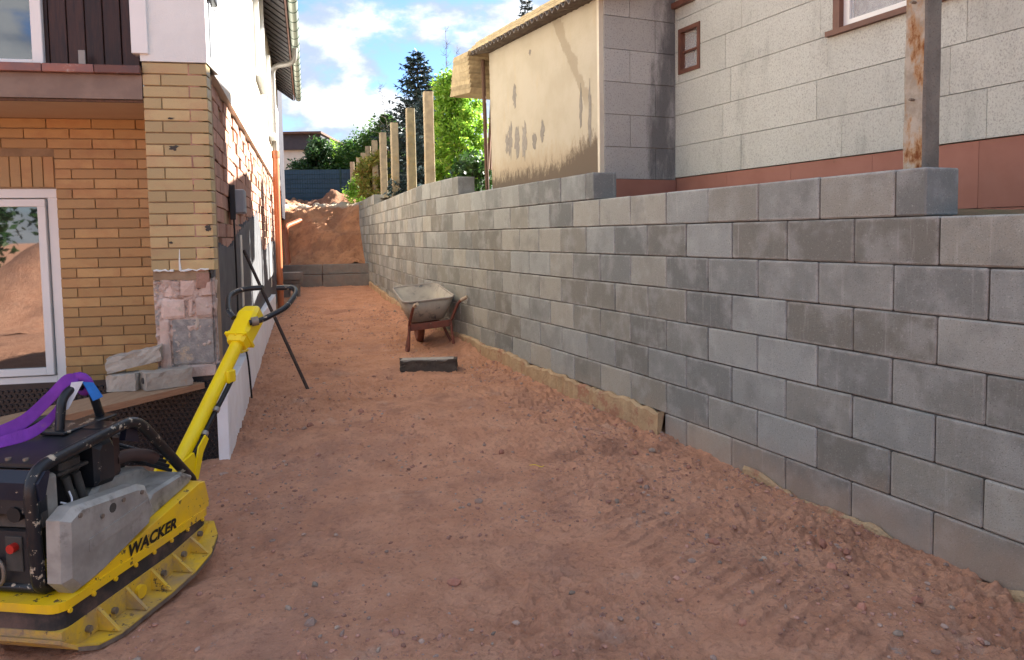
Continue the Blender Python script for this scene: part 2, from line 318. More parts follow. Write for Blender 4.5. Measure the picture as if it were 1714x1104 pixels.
M['white'] = simple('white_tag', (.72, .72, .76), rough=.6, bump=0, vary=0)
M['print'] = simple('black_print', (.012, .011, .010), rough=.5, bump=0, vary=0)
M['traym'] = simple('cement_stained_tray', (.40, .36, .29), (.30, .27, .225), scale=6, rough=.7, metal=.15, bump=.25, vary=0, wear=(.085, .09, .10), wscale=6, wlo=.58, whi=.7)
M['redframe'] = simple('rusty_red_frame', (.19, .06, .04), (.13, .05, .036), scale=20, rough=.7, vary=0, wear=(.36, .28, .2), wscale=16, wlo=.62, whi=.7)
M['tyre'] = simple('dusty_red_tyre', (.20, .075, .045), (.15, .055, .035), rough=.85, vary=0)
M['grip'] = simple('pale_worn_grip', (.50, .40, .29), (.42, .33, .24), rough=.8, vary=0)
M['rubble'] = simple('pale_broken_concrete', (.43, .385, .325), (.35, .30, .25), scale=10, rough=.95, bump=.7, bscale=60, dist=.01, vary=.12, wear=(.42, .28, .19), wscale=7, wlo=.6, whi=.72)
M['kerb'] = simple('dark_quarried_stone', (.105, .088, .072), (.07, .058, .05), scale=12, rough=.95, bump=1, bscale=40, dist=.02, vary=0)
M['kerbtop'] = simple('pale_dusty_stone', (.38, .345, .30), (.30, .27, .235), scale=12, rough=.95, bump=.7, bscale=60, dist=.01, vary=0)
M['slab'] = simple('grey_paving_slab', (.20, .192, .18), (.165, .158, .148), scale=9, rough=.92, bump=.4, bscale=120, vary=.08, dust=.3)
M['fence'] = simple('dark_blue_privacy_strip', (.018, .058, .098), (.015, .048, .082), scale=3, rough=.5, bump=0, vary=.12)
M['fencewire'] = simple('dark_green_wire', (.012, .05, .035), rough=.5, bump=0, vary=0)
M['greypost'] = simple('grey_wooden_post', (.20, .19, .18), (.14, .13, .12), rough=.9, vary=.1)
M['housew'] = simple('far_white_brick', (.62, .58, .51), (.56, .52, .45), scale=5, rough=.9, vary=.05)
M['slate'] = simple('dark_slate_cladding', (.032, .030, .038), (.045, .04, .048), scale=6, rough=.6, vary=.1)
def m_leaf(name, a, b, c, trans=.25):
    k = NT(name); r = k.rand(); r2 = k.rand2()
    col = k.mix(k.ramp(r, 0, 1), a, b); col = k.mix(k.ramp(r2, .75, 1.), col, c)
    k.b.inputs['Subsurface Weight'].default_value = 0
    m = k.fin(col, .5, 0, .35)
    tr = k.n('ShaderNodeBsdfTranslucent'); k.set(tr.inputs[0], k.val(1.6, col)); ms = k.n('ShaderNodeMixShader'); ms.inputs[0].default_value = trans
    k.l(k.b.outputs[0], ms.inputs[1]); k.l(tr.outputs[0], ms.inputs[2]); k.l(ms.outputs[0], k.out.inputs[0]); return m
M['leaf_bright'] = m_leaf('fresh_green_leaf', (.20, .34, .035), (.11, .23, .025), (.32, .40, .07), .5)
M['leaf_dark'] = m_leaf('dark_green_leaf', (.030, .075, .016), (.018, .05, .012), (.07, .12, .03), .25)
M['leaf_hedge'] = m_leaf('conifer_hedge_leaf', (.06, .135, .022), (.035, .09, .016), (.11, .19, .035), .3)
M['leaf_blue'] = m_leaf('blue_spruce_needle', (.045, .075, .075), (.03, .052, .055), (.08, .12, .13), .1)
M['leaf_spruce'] = m_leaf('dark_spruce_needle', (.022, .040, .032), (.014, .028, .022), (.04, .06, .05), .1)
M['leaf_bamboo'] = m_leaf('yellowing_bamboo_leaf', (.30, .26, .06), (.14, .20, .03), (.26, .12, .04), .35)
M['bark'] = simple('brown_bark', (.09, .065, .048), (.06, .043, .033), scale=14, rough=.95, bump=.6, vary=0)
M['deadwood'] = simple('grey_dead_twig', (.15, .125, .105), (.11, .09, .075), rough=.95, vary=0)

# ------------------------------------------------------------------ geometry helpers
class Frame:
    """local x along (dx,dy), local y = 90 degrees to its left, z up"""
    def __init__(s, ox, oy, ang): s.o = (ox, oy); s.a = ang; s.c, s.s = math.cos(ang), math.sin(ang)
    def __call__(s, x, y, z): return (s.o[0] + s.c * x - s.s * y, s.o[1] + s.s * x + s.c * y, z)
WORLD = Frame(0, 0, 0)
class MB:
    def __init__(s, fr=WORLD): s.v = []; s.f = []; s.fr = fr; s.sm = []
    def add(s, verts, faces, smooth=False):
        b = len(s.v); s.v += [s.fr(*p) for p in verts]; s.f += [tuple(b + i for i in f) for f in faces]; s.sm += [smooth] * len(faces); return s
    def box(s, x0, x1, y0, y1, z0, z1, ch=0.0, jit=0.0):
        if ch <= 0:
            v = [(x, y, z) for z in (z0, z1) for y in (y0, y1) for x in (x0, x1)]
            fs = [(0, 2, 3, 1), (4, 5, 7, 6), (0, 1, 5, 4), (2, 6, 7, 3), (0, 4, 6, 2), (1, 3, 7, 5)]
        else:
            v, fs = chbox(x0, x1, y0, y1, z0, z1, ch)
        if jit: v = [(a + random.uniform(-jit, jit), b + random.uniform(-jit, jit), c + random.uniform(-jit, jit)) for a, b, c in v]
        return s.add(v, fs)
    def prism(s, poly, a0, a1, axis='y', ch=0.0):
        """poly of (u,w) extruded along axis; 'y': u=x,w=z ; 'z': u=x,w=y ; 'x': u=y,w=z"""
        n = len(poly)
        def P(u, w, a): return {'y': (u, a, w), 'z': (u, w, a), 'x': (a, u, w)}[axis]
        if ch:
            cx = sum(p[0] for p in poly) / n; cz = sum(p[1] for p in poly) / n
            inn = []
            for p in poly:
                d = math.hypot(p[0] - cx, p[1] - cz) or 1; k = max(0, 1 - ch * 1.3 / d); inn.append((cx + (p[0] - cx) * k, cz + (p[1] - cz) * k))
            sg = 1 if a1 > a0 else -1
            rings = [[P(*p, a0) for p in inn], [P(*p, a0 + sg * ch) for p in poly], [P(*p, a1 - sg * ch) for p in poly], [P(*p, a1) for p in inn]]
        else: rings = [[P(*p, a0) for p in poly], [P(*p, a1) for p in poly]]
        v = [p for r in rings for p in r]; fs = [tuple(range(n))[::-1], tuple(range((len(rings) - 1) * n, len(rings) * n))]
        for k in range(len(rings) - 1):
            for i in range(n): j = (i + 1) % n; fs.append((k * n + i, k * n + j, (k + 1) * n + j, (k + 1) * n + i))
        return s.add(v, fs)
    def tube(s, pts, r, seg=10, cap=True, flat=1.0, closed=False):
        pts = [Vector(p) for p in pts]; n = len(pts); rr = r if isinstance(r, (list, tuple)) else [r] * n
        v = []; fs = []; up = None
        for i, p in enumerate(pts):
            t = (pts[min(i + 1, n - 1)] - pts[max(i - 1, 0)])
            if closed: t = pts[(i + 1) % n] - pts[i - 1]
            t.normalize()
            if up is None: up = Vector((0, 0, 1)) if abs(t.z) < .9 else Vector((1, 0, 0))
            b = t.cross(up); b.normalize(); up = b.cross(t); up.normalize()
            for k in range(seg):
                a = 2 * math.pi * k / seg; v.append(tuple(p + (b * math.cos(a) * flat + up * math.sin(a)) * rr[i]))
        for i in range(n if closed else n - 1):
            for k in range(seg): a, b2 = i * seg + k, i * seg + (k + 1) % seg; c = ((i + 1) % n) * seg; fs.append((a, b2, c + (k + 1) % seg, c + k))
        b0 = len(s.f); s.add(v, fs, True)
        if cap and not closed: s.add(v[:seg], [tuple(range(seg))[::-1]]); s.add(v[-seg:], [tuple(range(seg))])
        return s
    def quad(s, *p): return s.add(p, [tuple(range(len(p)))])
    def build(s, name, mat, parent=None, smooth=None):
        me = bpy.data.meshes.new(name); V = np.array(s.v, float)
        lo, hi = V.min(0), V.max(0); o = np.array([(lo[0] + hi[0]) / 2, (lo[1] + hi[1]) / 2, lo[2]])
        me.from_pydata((V - o).tolist(), [], s.f)
        if smooth is not None: me.polygons.foreach_set('use_smooth', [smooth] * len(s.f))
        else: me.polygons.foreach_set('use_smooth', s.sm)
        me.update(); me.materials.append(M[mat] if isinstance(mat, str) else mat)
        ob = bpy.data.objects.new(name, me); COL.objects.link(ob); put(ob, o, parent); return ob
WLOC = {}
def put(ob, o, parent, rz=0):
    WLOC[ob.name] = Vector(o); ob.rotation_euler = (0, 0, rz)
    if parent is not None: ob.parent = parent; ob.location = Vector(o) - WLOC[parent.name]
    else: ob.location = Vector(o)
def chbox(x0, x1, y0, y1, z0, z1, c):
    """box with every edge chamfered: 24 verts"""
    v = []; idx = {}
    for sx in (0, 1):
        for sy in (0, 1):
            for sz in (0, 1):
                X, Y, Z = (x0, x1)[sx], (y0, y1)[sy], (z0, z1)[sz]; ix, iy, iz = (c, -c)[sx], (c, -c)[sy], (c, -c)[sz]
                idx[sx, sy, sz, 'x'] = len(v); v.append((X, Y + iy, Z + iz))
                idx[sx, sy, sz, 'y'] = len(v); v.append((X + ix, Y, Z + iz))
                idx[sx, sy, sz, 'z'] = len(v); v.append((X + ix, Y + iy, Z))
    fs = []
    q = [(0, 0), (1, 0), (1, 1), (0, 1)]
    for s_ in (0, 1):
        a = [idx[s_, i, j, 'x'] for i, j in q]; b = [idx[i, s_, j, 'y'] for i, j in q]; c_ = [idx[i, j, s_, 'z'] for i, j in q]
        fs += [tuple(a if s_ else a[::-1]), tuple(b[::-1] if s_ else b), tuple(c_ if s_ else c_[::-1])]
    for i in (0, 1):
        for j in (0, 1):
            fs.append((idx[0, i, j, 'y'], idx[1, i, j, 'y'], idx[1, i, j, 'z'], idx[0, i, j, 'z']))
            fs.append((idx[i, 0, j, 'x'], idx[i, 1, j, 'x'], idx[i, 1, j, 'z'], idx[i, 0, j, 'z']))
            fs.append((idx[i, j, 0, 'x'], idx[i, j, 1, 'x'], idx[i, j, 1, 'y'], idx[i, j, 0, 'y']))
    for i in (0, 1):
        for j in (0, 1):
            for k in (0, 1): fs.append((idx[i, j, k, 'x'], idx[i, j, k, 'y'], idx[i, j, k, 'z']))
    return v, fs
def meshof(name, v, f, mat, smooth=False):
    me = bpy.data.meshes.new(name); me.from_pydata(v, [], f)
    if smooth: me.polygons.foreach_set('use_smooth', [True] * len(f))
    me.update(); me.materials.append(M[mat]); return me
def inst(name, me, o, rz, parent):
    ob = bpy.data.objects.new(name, me); COL.objects.link(ob); put(ob, o, parent, rz); return ob
def thing(name, label, cat, loc, group=None):
    o = bpy.data.objects.new(name, None); o.empty_display_size = .1; COL.objects.link(o); put(o, loc, None); tag(o, label, cat, group); return o
def tag(o, label, cat, group=None):
    o['label'] = label; o['category'] = cat
    if group: o['group'] = group
    return o
def kind(o, k, label=None, cat=None):
    o['kind'] = k
    if label: o['label'] = label
    if cat: o['category'] = cat
    return o
def smoothpath(pts, n=6):
    out = []; P = [Vector(p) for p in pts]; P = [P[0] * 2 - P[1]] + P + [P[-1] * 2 - P[-2]]
    for i in range(1, len(P) - 2):
        for k in range(n):
            t = k / n; a, b, c, d = P[i - 1], P[i], P[i + 1], P[i + 2]
            out.append(tuple(0.5 * ((2 * b) + (c - a) * t + (2 * a - 5 * b + 4 * c - d) * t * t + (3 * b - a - 3 * c + d) * t ** 3)))
    out.append(tuple(P[-2])); return out
def roundpath(pts, r, n=5):
    """polyline with rounded corners"""
    P = [Vector(p) for p in pts]; out = [tuple(P[0])]
    for i in range(1, len(P) - 1):
        a, b, c = P[i - 1], P[i], P[i + 1]; u = (a - b); w = (c - b); q = min(r, u.length * .48, w.length * .48)
        u.normalize(); w.normalize(); p0, p2 = b + u * q, b + w * q
        for k in range(n + 1): t = k / n; out.append(tuple(p0 * (1 - t) ** 2 + b * 2 * t * (1 - t) + p2 * t * t))
    out.append(tuple(P[-1])); return out
# value noise for height fields
_T = RNG.random((256, 256))
def vnoise(x, y):
    xi = np.floor(x).astype(int); yi = np.floor(y).astype(int); fx = x - xi; fy = y - yi
    fx = fx * fx * fx * (fx * (fx * 6 - 15) + 10); fy = fy * fy * fy * (fy * (fy * 6 - 15) + 10)
    a = _T[xi & 255, yi & 255]; b = _T[(xi + 1) & 255, yi & 255]; c = _T[xi & 255, (yi + 1) & 255]; d = _T[(xi + 1) & 255, (yi + 1) & 255]
    return (a * (1 - fx) + b * fx) * (1 - fy) + (c * (1 - fx) + d * fx) * fy
def fbm(x, y, o=4, lac=2.13, g=.5):
    s = 0; a = 1; t = 0
    for i in range(o): s = s + a * (vnoise(x + 17.3 * i, y - 9.1 * i) - .5); t += a; x = x * lac; y = y * lac; a *= g
    return s / t * 2
def sstep(x, a, b): t = np.clip((x - a) / (b - a), 0, 1); return t * t * (3 - 2 * t)

# ------------------------------------------------------------------ frames of the place
AR = R(23.966); DW, T0 = 3.3949, 6.1682
RW = Frame(math.cos(AR) * DW - math.sin(AR) * T0, math.sin(AR) * DW + math.cos(AR) * T0, math.pi / 2 + AR)  # x = away along the block wall, y = out into the lane
KT = 4.933
AF = R(16.8); _k = RW(KT, 0, 0)
FW = Frame(_k[0], _k[1], math.pi / 2 + AF)
AH = R(15.73); C0 = (-2.182, 5.3)
HS = Frame(C0[0], C0[1], math.pi / 2 + AH)                 # x = away along the house side, y = into the house
HF = Frame(C0[0], C0[1], R(11.1))                          # x = right along the house front, y = into the house
MF = Frame(-1.73, 2.76, math.atan2(.989, .148))            # compactor: x = towards its handle, y = to its left
BF = Frame(-1.11, 9.70, math.atan2(.947, -.32))            # wheelbarrow: x = towards its wheel
HW = 1.6785                                                # joint below the top near course

def gz(x, y):
    """height of the lane floor"""
    x = np.asarray(x, float); y = np.asarray(y, float)
    b = np.clip(.021 * (y - 6), -.02, .31)
    off = -((x - RW.o[0]) * math.cos(AR) + (y - RW.o[1]) * math.sin(AR))      # distance out from the block wall
    b = b - .05 * sstep(-y, -5.5, -3.0) * sstep(-off, -1.6, 0)
    b = b + .09 * np.exp(-(np.clip(off, 0, 9) / .28) ** 2) * sstep(y, 7, 10) * (1 - sstep(y, 13, 16)) * (1.0 + fbm(x * 2, y * 2, 3))
    return b
def ghigh(x, y):
    """with clods, ruts and grit"""
    off = -((x - RW.o[0]) * math.cos(AR) + (y - RW.o[1]) * math.sin(AR))
    h = gz(x, y) + .030 * fbm(x * .8, y * .8, 3) + .016 * fbm(x * 3.1 + 5, y * 3.1, 3)
    rough = .45 + .65 * sstep(-off, -1.7, -.4) * (1 - .5 * sstep(y, 5, 9)) + .6 * sstep(-x, 1.0, 2.2) * sstep(y, 4.5, 5.5) * (1 - sstep(y, 8, 10)) + .5 * sstep(-y, -4.0, -2.6) * sstep(x, -.6, .4)
    rough = np.clip(rough * (1.0 + .9 * fbm(x * 1.3 + 40, y * 1.3, 2)), .3, 1.8)
    cl = fbm(x * 11, y * 11, 4, 2.2, .6)
    h = h + rough * (.020 * cl + .036 * np.maximum(0, fbm(x * 19 + 9, y * 19, 3) - .16) + .013 * fbm(x * 37, y * 37, 2) - .02 * np.maximum(0, fbm(x * 14 + 31, y * 14, 3) - .2))
    h = h - .03 * np.maximum(0, fbm(x * 3.2 + 80, y * 3.2, 4) - .22) + .012 * fbm(x * 6 + 3, y * 6, 3)
    # tread marks pressed into the loose strip beside the wall
    u = off - 1.02 + .12 * np.sin(y * 1.1); trk = np.exp(-(u / .34) ** 4) * sstep(-y, -5.2, -4.4)
    h = h + trk * .013 * (np.sin((y + .75 * off) * 2 * math.pi / .105 + 1.3 * fbm(x * 4, y * 4, 2)) > .1) * (.35 + .65 * (fbm(x * 2.4, y * 2.4 + 7, 2) > -.12))
    # a faint boot print or two
    return h
def grid_obj(name, X, Y, Z, mat, keep=None, smooth=True):
    ny, nx = X.shape; idx = np.arange(nx * ny).reshape(ny, nx)
    q = np.stack([idx[:-1, :-1], idx[:-1, 1:], idx[1:, 1:], idx[1:, :-1]], -1).reshape(-1, 4)
    if keep is not None: q = q[keep.reshape(-1)]
    V = np.stack([X, Y, Z], -1).reshape(-1, 3)
    used = np.zeros(len(V), bool); used[q.reshape(-1)] = True; re = np.cumsum(used) - 1; V = V[used]; q = re[q]
    me = bpy.data.meshes.new(name); me.vertices.add(len(V)); me.vertices.foreach_set('co', V.astype(np.float32).reshape(-1))
    me.loops.add(len(q) * 4); me.loops.foreach_set('vertex_index', q.reshape(-1).astype(np.int32)); me.polygons.add(len(q))
    me.polygons.foreach_set('loop_start', np.arange(0, len(q) * 4, 4, dtype=np.int32)); me.polygons.foreach_set('use_smooth', [smooth] * len(q))
    me.update(calc_edges=True); me.validate(); me.materials.append(M[mat])
    ob = bpy.data.objects.new(name, me); COL.objects.link(ob); WLOC[ob.name] = Vector((0, 0, 0)); return ob

# ------------------------------------------------------------------ ground
ys = [.2]
while ys[-1] < 24: ys.append(ys[-1] + (max(.009, .0034 * ys[-1]) if ys[-1] > 2.2 else .05))
ys = np.array(ys); us = np.linspace(-1, 1, 620)
Yg, Ug = np.meshgrid(ys, us, indexing='ij')
cxl = np.interp(Yg, [0, 5, 12, 24], [-.9, -.5, -2.6, -6.0]); hw_ = np.interp(Yg, [0, 3, 6, 12, 24], [5.6, 4.2, 3.0, 3.2, 3.4])
Xg = cxl + Ug * hw_
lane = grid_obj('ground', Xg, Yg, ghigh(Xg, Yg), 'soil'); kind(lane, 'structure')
a_ = 700
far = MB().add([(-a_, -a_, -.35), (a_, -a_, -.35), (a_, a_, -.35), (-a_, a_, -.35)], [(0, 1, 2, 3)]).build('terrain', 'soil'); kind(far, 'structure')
# yard behind the camera, joined up to the lane
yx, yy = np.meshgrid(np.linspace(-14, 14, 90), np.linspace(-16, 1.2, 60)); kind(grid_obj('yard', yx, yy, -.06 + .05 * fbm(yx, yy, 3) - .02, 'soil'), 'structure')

# raised ground behind the block wall and beyond the low wall at the lane's end
def hterr(x, y):
    t = (x - RW.o[0]) * RW.c + (y - RW.o[1]) * RW.s
    z = np.interp(t, [-7, -4, -3.5, -.6, -.2, 3, 3.6, 7, 10, 13, 17, 24, 60], [1.60, 1.61, 1.72, 1.80, 1.95, 2.05, 2.25, 2.35, 2.5, 2.62, 2.8, 3.0, 3.0])
    return z + .03 * fbm(x * 2, y * 2, 3)
def hbank(x, y):
    d = (y - 20.75) + .1 * (x + 5.5)
    z = np.interp(d, [0, .25, .9, 1.6, 2.3, 2.9, 3.6, 4.4, 6, 9, 40], [.55, .82, 1.25, 1.85, 2.42, 2.68, 2.55, 2.5, 2.75, 3.05, 3.05])
    z = z + .30 * fbm(x * 1.1, y * 1.1, 4) * sstep(d, .2, 1.5) + .20 * fbm(x * 3.1, y * 3.1, 5, 2.1, .62) + .05 * np.maximum(0, fbm(x * 9, y * 9, 3) - .1)
    z = z + .62 * np.exp(-(((x + 6.55) / .75) ** 2 + ((y - 27.0) / .8) ** 2)) + .55 * np.exp(-(((x + 8.6) / .8) ** 2 + ((y - 25.5) / 1.2) ** 2))
    z = z - .5 * np.exp(-(((x + 7.0) / .5) ** 2 + ((y - 22.0) / 1.0) ** 2))
    return z
bx_, by_ = np.meshgrid(np.concatenate([np.arange(-16, -9, .25), np.arange(-9, -2, .055), np.arange(-2, 12, .15)]), np.concatenate([np.arange(-6, 20, .35), np.arange(20, 25, .055), np.arange(25, 36, .12)]))
cx_ = (bx_[:-1, :-1] + bx_[1:, 1:]) / 2; cy_ = (by_[:-1, :-1] + by_[1:, 1:]) / 2
def behind(x, y):
    o1 = (x - RW.o[0]) * math.cos(AR) + (y - RW.o[1]) * math.sin(AR); o2 = (x - FW.o[0]) * math.cos(AF) + (y - FW.o[1]) * math.sin(AF)
    return np.where((x - RW.o[0]) * RW.c + (y - RW.o[1]) * RW.s < KT, o1, o2)
bw = behind(cx_, cy_)
endl = (cy_ > 20.9 + .0 * cx_)
keepT = (bw > .16)
zt = hterr(bx_, by_); zb = hbank(bx_, by_); w_ = sstep(behind(bx_, by_), -.6, .5)
w_ = np.where(by_ < 22.6, 0, w_); w_ = np.where(by_ > 23.5, sstep(behind(bx_, by_), -.8, 2.0), w_)
kind(grid_obj('terrace', bx_, by_, zt, 'turf', keepT & (cy_ < 23)), 'structure')
kind(grid_obj('soil_bank', bx_, by_, zb * (1 - w_) + np.maximum(zt, zb) * w_, 'bank', ((bw <= .45) & endl & (cy_ < 23.0)) | (cy_ >= 23.0)), 'structure')
kind(MB().add([(-300, 35.8, 3.0), (300, 35.8, 3.0), (300, 500, 3.0), (-300, 500, 3.0)], [(0, 1, 2, 3)]).build('meadow', 'turf'), 'structure')
kind(MB().add([(11.8, -60, 1.6), (300, -60, 1.6), (300, 35.9, 2.9), (11.8, 35.9, 2.9)], [(0, 1, 2, 3)]).build('plot', 'turf'), 'structure')

# ------------------------------------------------------------------ block wall
wall = thing('block_wall', 'long grey concrete block retaining wall stepping up along the right of the lane', 'wall', RW(0, 0, -.07))
BL, BH, TH, J = .5, .25, .25, .0075
BM = []
for q in range(14):
    v, f = chbox(-BL / 2 + J / 2, BL / 2 - J / 2, -TH, 0, J / 2, BH - J / 2, .0075)
    v = [(a + random.uniform(-.0016, .0016), b - (random.uniform(.003, .011) if random.random() < .10 else random.uniform(0, .0012)), c + random.uniform(-.0016, .0016)) for a, b, c in v]
    BM.append(meshof('block', v, f, 'block'))
def put_block(fr, x0, x1, z, full=True):
    o = fr((x0 + x1) / 2, random.uniform(-.0015, .0025), z); ang = fr.a + random.uniform(-.002, .002)
    if abs(x1 - x0 - BL) < 1e-4: me = random.choice(BM)
    else:
        L = x1 - x0; v, f = chbox(-L / 2 + J / 2, L / 2 - J / 2, -TH, 0, J / 2, BH - J / 2, .0075); me = meshof('block', v, f, 'block')
    inst('block', me, o, ang, wall)
def course(xa, xb, odd):
    """joints at multiples of .5 (even) or .25 + .5n (odd)"""
    e = .25 if odd else 0.; out = []; j = math.floor((xa - e) / .5 + 1e-6) * .5 + e
    while j < xb - 1e-6:
        p, q = max(j, xa), min(j + .5, xb)
        if q - p > .03: out.append((p, q))
        j += .5
    return out
rows = [(HW - 1.75 + .25 * k, (k % 2 == 0)) for k in range(11)]      # H (odd joints) upwards: H G F E D C B A Z Y X
near_x0 = {7: -3.682, 8: -.40, 9: 3.25, 10: 99}
core = MB(RW); corf = MB(FW); farb = MB(FW)
for k, (z, odd) in enumerate(rows):
    xa = near_x0.get(k, -6.3); xb = -1.474 if k == 0 else KT
    if xa < xb:
        for p, q in course(xa, xb, odd): put_block(RW, p, q, z)
        core.box(xa + .02, xb - .005, -TH + .02, -.013, z - .001, z + BH - .012)
    if k >= 1:
        fa = 7.1 if k == 10 else 0; ph = KT; n = 0
        for p, q in course(fa + KT, KT + 11.35, odd):
            p -= KT; q -= KT
            if q < 2.9: put_block(FW, p, q, z)
            else: farb.box(p + J / 2, q - J / 2, -TH, random.uniform(-.002, .003), z + J / 2, z + BH - J / 2, .0055)
        corf.box(fa + .02, 11.33, -TH + .02, -.013, z - .001, z + BH - .012)
core.build('mortar_bed', 'mortar', wall); corf.build('mortar_bed', 'mortar', wall)
kind(farb.build('far_blocks', 'block_far', wall), 'stuff')
# yellow footing strip in front of the lowest courses
def ragged_strip(fr, xa, xb, y, zlo, ztop, step=.05):
    mb = MB(fr); n = int((xb - xa) / step); v = []
    for i in range(n + 1):
        x = xa + (xb - xa) * i / n; zt_ = ztop(x) + random.uniform(-.014, .014); yy_ = y + random.uniform(-.008, .01)
        v += [(x, -.004, zt_ - .012), (x, yy_ * .6, zt_), (x, yy_, zt_ - .02), (x, yy_ + random.uniform(0, .02), zlo)]
    f = []
    for i in range(n):
        for k in range(3): a = i * 4 + k; f.append((a, a + 1, a + 5, a + 4))
    f += [(0, 1, 2, 3)[::-1], tuple(n * 4 + k for k in range(4))]
    return mb.add(v, f)
ftg = thing('footing_strip', 'rough yellowish concrete footing strip at the foot of the block wall', 'footing', RW(0, .03, -.1))
ragged_strip(RW, -1.47, 4.93, .05, -.2, lambda x: .196 + .012 * math.sin(x * 5) + (.02 * x if x > 1 else 0)).build('strip', 'footing', ftg)
ragged_strip(FW, .0, 8.4, .05, -.1, lambda x: .27 + .016 * x + .012 * math.sin(x * 4)).build('strip', 'footing', ftg)
ragged_strip(RW, -4.9, -2.4, .035, -.3, lambda x: -.03 + .03 * math.sin(x * 2.2 + 1) + .025 * math.sin(x * 7)).build('strip', 'footing', ftg)

# low double kerb wall closing the lane
cw = thing('low_slab_wall', 'low grey wall of two stepped rows of slabs across the lane end', 'wall', (-5.5, 20.6, .2))
ca = FW(8.75, -.02, 0); CWF = Frame(ca[0], ca[1], R(180 + 11.5))
for r_, (za, zb_, yo) in enumerate([(.15, .60, 0), (.612, .88, -.12)]):
    for q in range(3):
        x0 = q * 1.27 + .0; MB(CWF).box(x0 + .006, x0 + 1.262, yo - .16, yo, za, zb_, .008).build('slab', 'slab', cw)

# ------------------------------------------------------------------ concrete fence posts behind the wall
def post(fr, x, y, z0, z1, w, mat, label, group, lean=0., rz=0):
    mb = MB(Frame(*fr(x, y, 0)[:2], fr.a + rz)); n = 14; v = []; ch = .012
    ring = [(-w / 2 + ch, -w / 2), (w / 2 - ch, -w / 2), (w / 2, -w / 2 + ch), (w / 2, w / 2 - ch), (w / 2 - ch, w / 2), (-w / 2 + ch, w / 2), (-w / 2, w / 2 - ch), (-w / 2, -w / 2 + ch)]
    for i in range(n + 1):
        z = z0 + (z1 - z0) * i / n; k = 1 - .06 * i / n
        for a, b in ring: v.append((a * k + lean * (z - z0) + random.uniform(-.003, .003), b * k + random.uniform(-.003, .003), z))
    f = [(i * 8 + k, i * 8 + (k + 1) % 8, i * 8 + 8 + (k + 1) % 8, i * 8 + 8 + k) for i in range(n) for k in range(8)]
    f += [tuple(range(8))[::-1], tuple(n * 8 + k for k in range(8))]
    return tag(mb.add(v, f).build('fence_post', mat), label, 'post', group)
pn = thing('fence_post', 'big rust-streaked concrete post standing right behind the near end of the block wall', 'post', RW(-3.36, -.37, 1.5))
_p = post(RW, -3.36, -.385, 1.5, 4.3, .138, 'rustpost', 'x', None); _p.name = 'shaft'
for kk in ('label', 'category'): del _p[kk]
_w = WLOC['fence_post.001'] if 'fence_post.001' in WLOC else _p.location
_p.parent = pn; _p.location = Vector(_p.location) - WLOC[pn.name]; WLOC['shaft'] = Vector(_w)
for zz in (2.33, 2.86, 3.3): MB(RW).tube([(-3.36, -.32, zz), (-3.36, -.285, zz)], .008, 6).build('bolt_stub', 'steel', pn)
MB(RW).tube(smoothpath([(-3.33, -.30, 2.955), (-3.39, -.30, 2.93), (-3.44, -.34, 2.95), (-3.44, -.42, 3.0)]), .003, 5).build('wire', 'steel', pn)
PS = [(1.32, 4.14, .0, 'tall pale concrete fence post nearest the cream barn, behind the block wall'),
      (3.33, 4.20, .012, 'yellowish concrete fence post, second from the cream barn along the block wall'),
      (5.76, 4.27, .0, 'concrete fence post, third from the cream barn along the block wall'),
      (7.97, 4.35, .008, 'concrete fence post, fourth from the cream barn, beside the yellowing bamboo'),
      (9.99, 4.40, -.006, 'concrete fence post, fifth from the cream barn, in front of the bamboo'),
      (11.87, 4.46, .0, 'darker concrete fence post, sixth from the cream barn, half hidden by the bamboo'),
      (13.47, 4.43, .0, 'far concrete fence post past the end of the block wall, behind the bamboo'),
      (15.28, 4.47, .0, 'far concrete fence post between the bamboo and the blue privacy fence'),
      (18.2, 4.60, .0, 'farthest concrete fence post close to the blue privacy fence')]
for x, z1, ln, lb in PS: post(FW, x, -.38, 1.9, z1, .175, 'postc', lb, 'concrete fence posts behind the block wall', ln, random.uniform(-.06, .06))

# ------------------------------------------------------------------ long pale house on the right
OL = -1.8            # its lane side lies 1.8 m behind the block wall face
PH, Z1 = .357, 2.243
lh = thing('panel_house', 'long pale house clad in pebbledash panels with a red plinth', 'house', RW(-4, OL, 1.6))
MB(RW).box(-4.75, .816, OL - 7.0, OL - .215, 1.2, 5.75).build('wall_core', 'seam', lh)
MB(RW).box(.816, 2.05, OL - 7.0, OL - .02, 5.0, 5.75).build('upper_wall', 'panel', lh)  # unseen stretch above the barn, added to shade the left house's side wall
def panels(fr, xa, xb, y, rows_, L, mat, par, th=.016, offs=0.):
    for r_, (za, zb_) in enumerate(rows_):
        x = xa - random.uniform(.1, .9) * L if offs == 0 else xa - (offs * L if r_ % 2 else 0)
        while x < xb:
            p, q = max(x, xa), min(x + L, xb)
            yield r_, p, q, za, zb_
            x += L
holes = [(.34, .72, 3.41, 3.915), (-2.9, -1.46, 3.34, 4.9)]
def panel_pieces(p, q, za, zb_):
    rs = [(p, q, za, zb_)]
    for h in holes:
        out = []
        for a, b, c, d in rs:
            if b <= h[0] or a >= h[1] or d <= h[2] or c >= h[3]: out.append((a, b, c, d)); continue
            if a < h[0]: out.append((a, h[0], c, d))
            if b > h[1]: out.append((h[1], b, c, d))
            a2, b2 = max(a, h[0]), min(b, h[1])
            if c < h[2]: out.append((a2, b2, c, h[2]))
            if d > h[3]: out.append((a2, b2, h[3], d))
        rs = out
    return rs
rws = [(Z1 + PH * i + .003, Z1 + PH * (i + 1) - .003) for i in range(0, 10)]
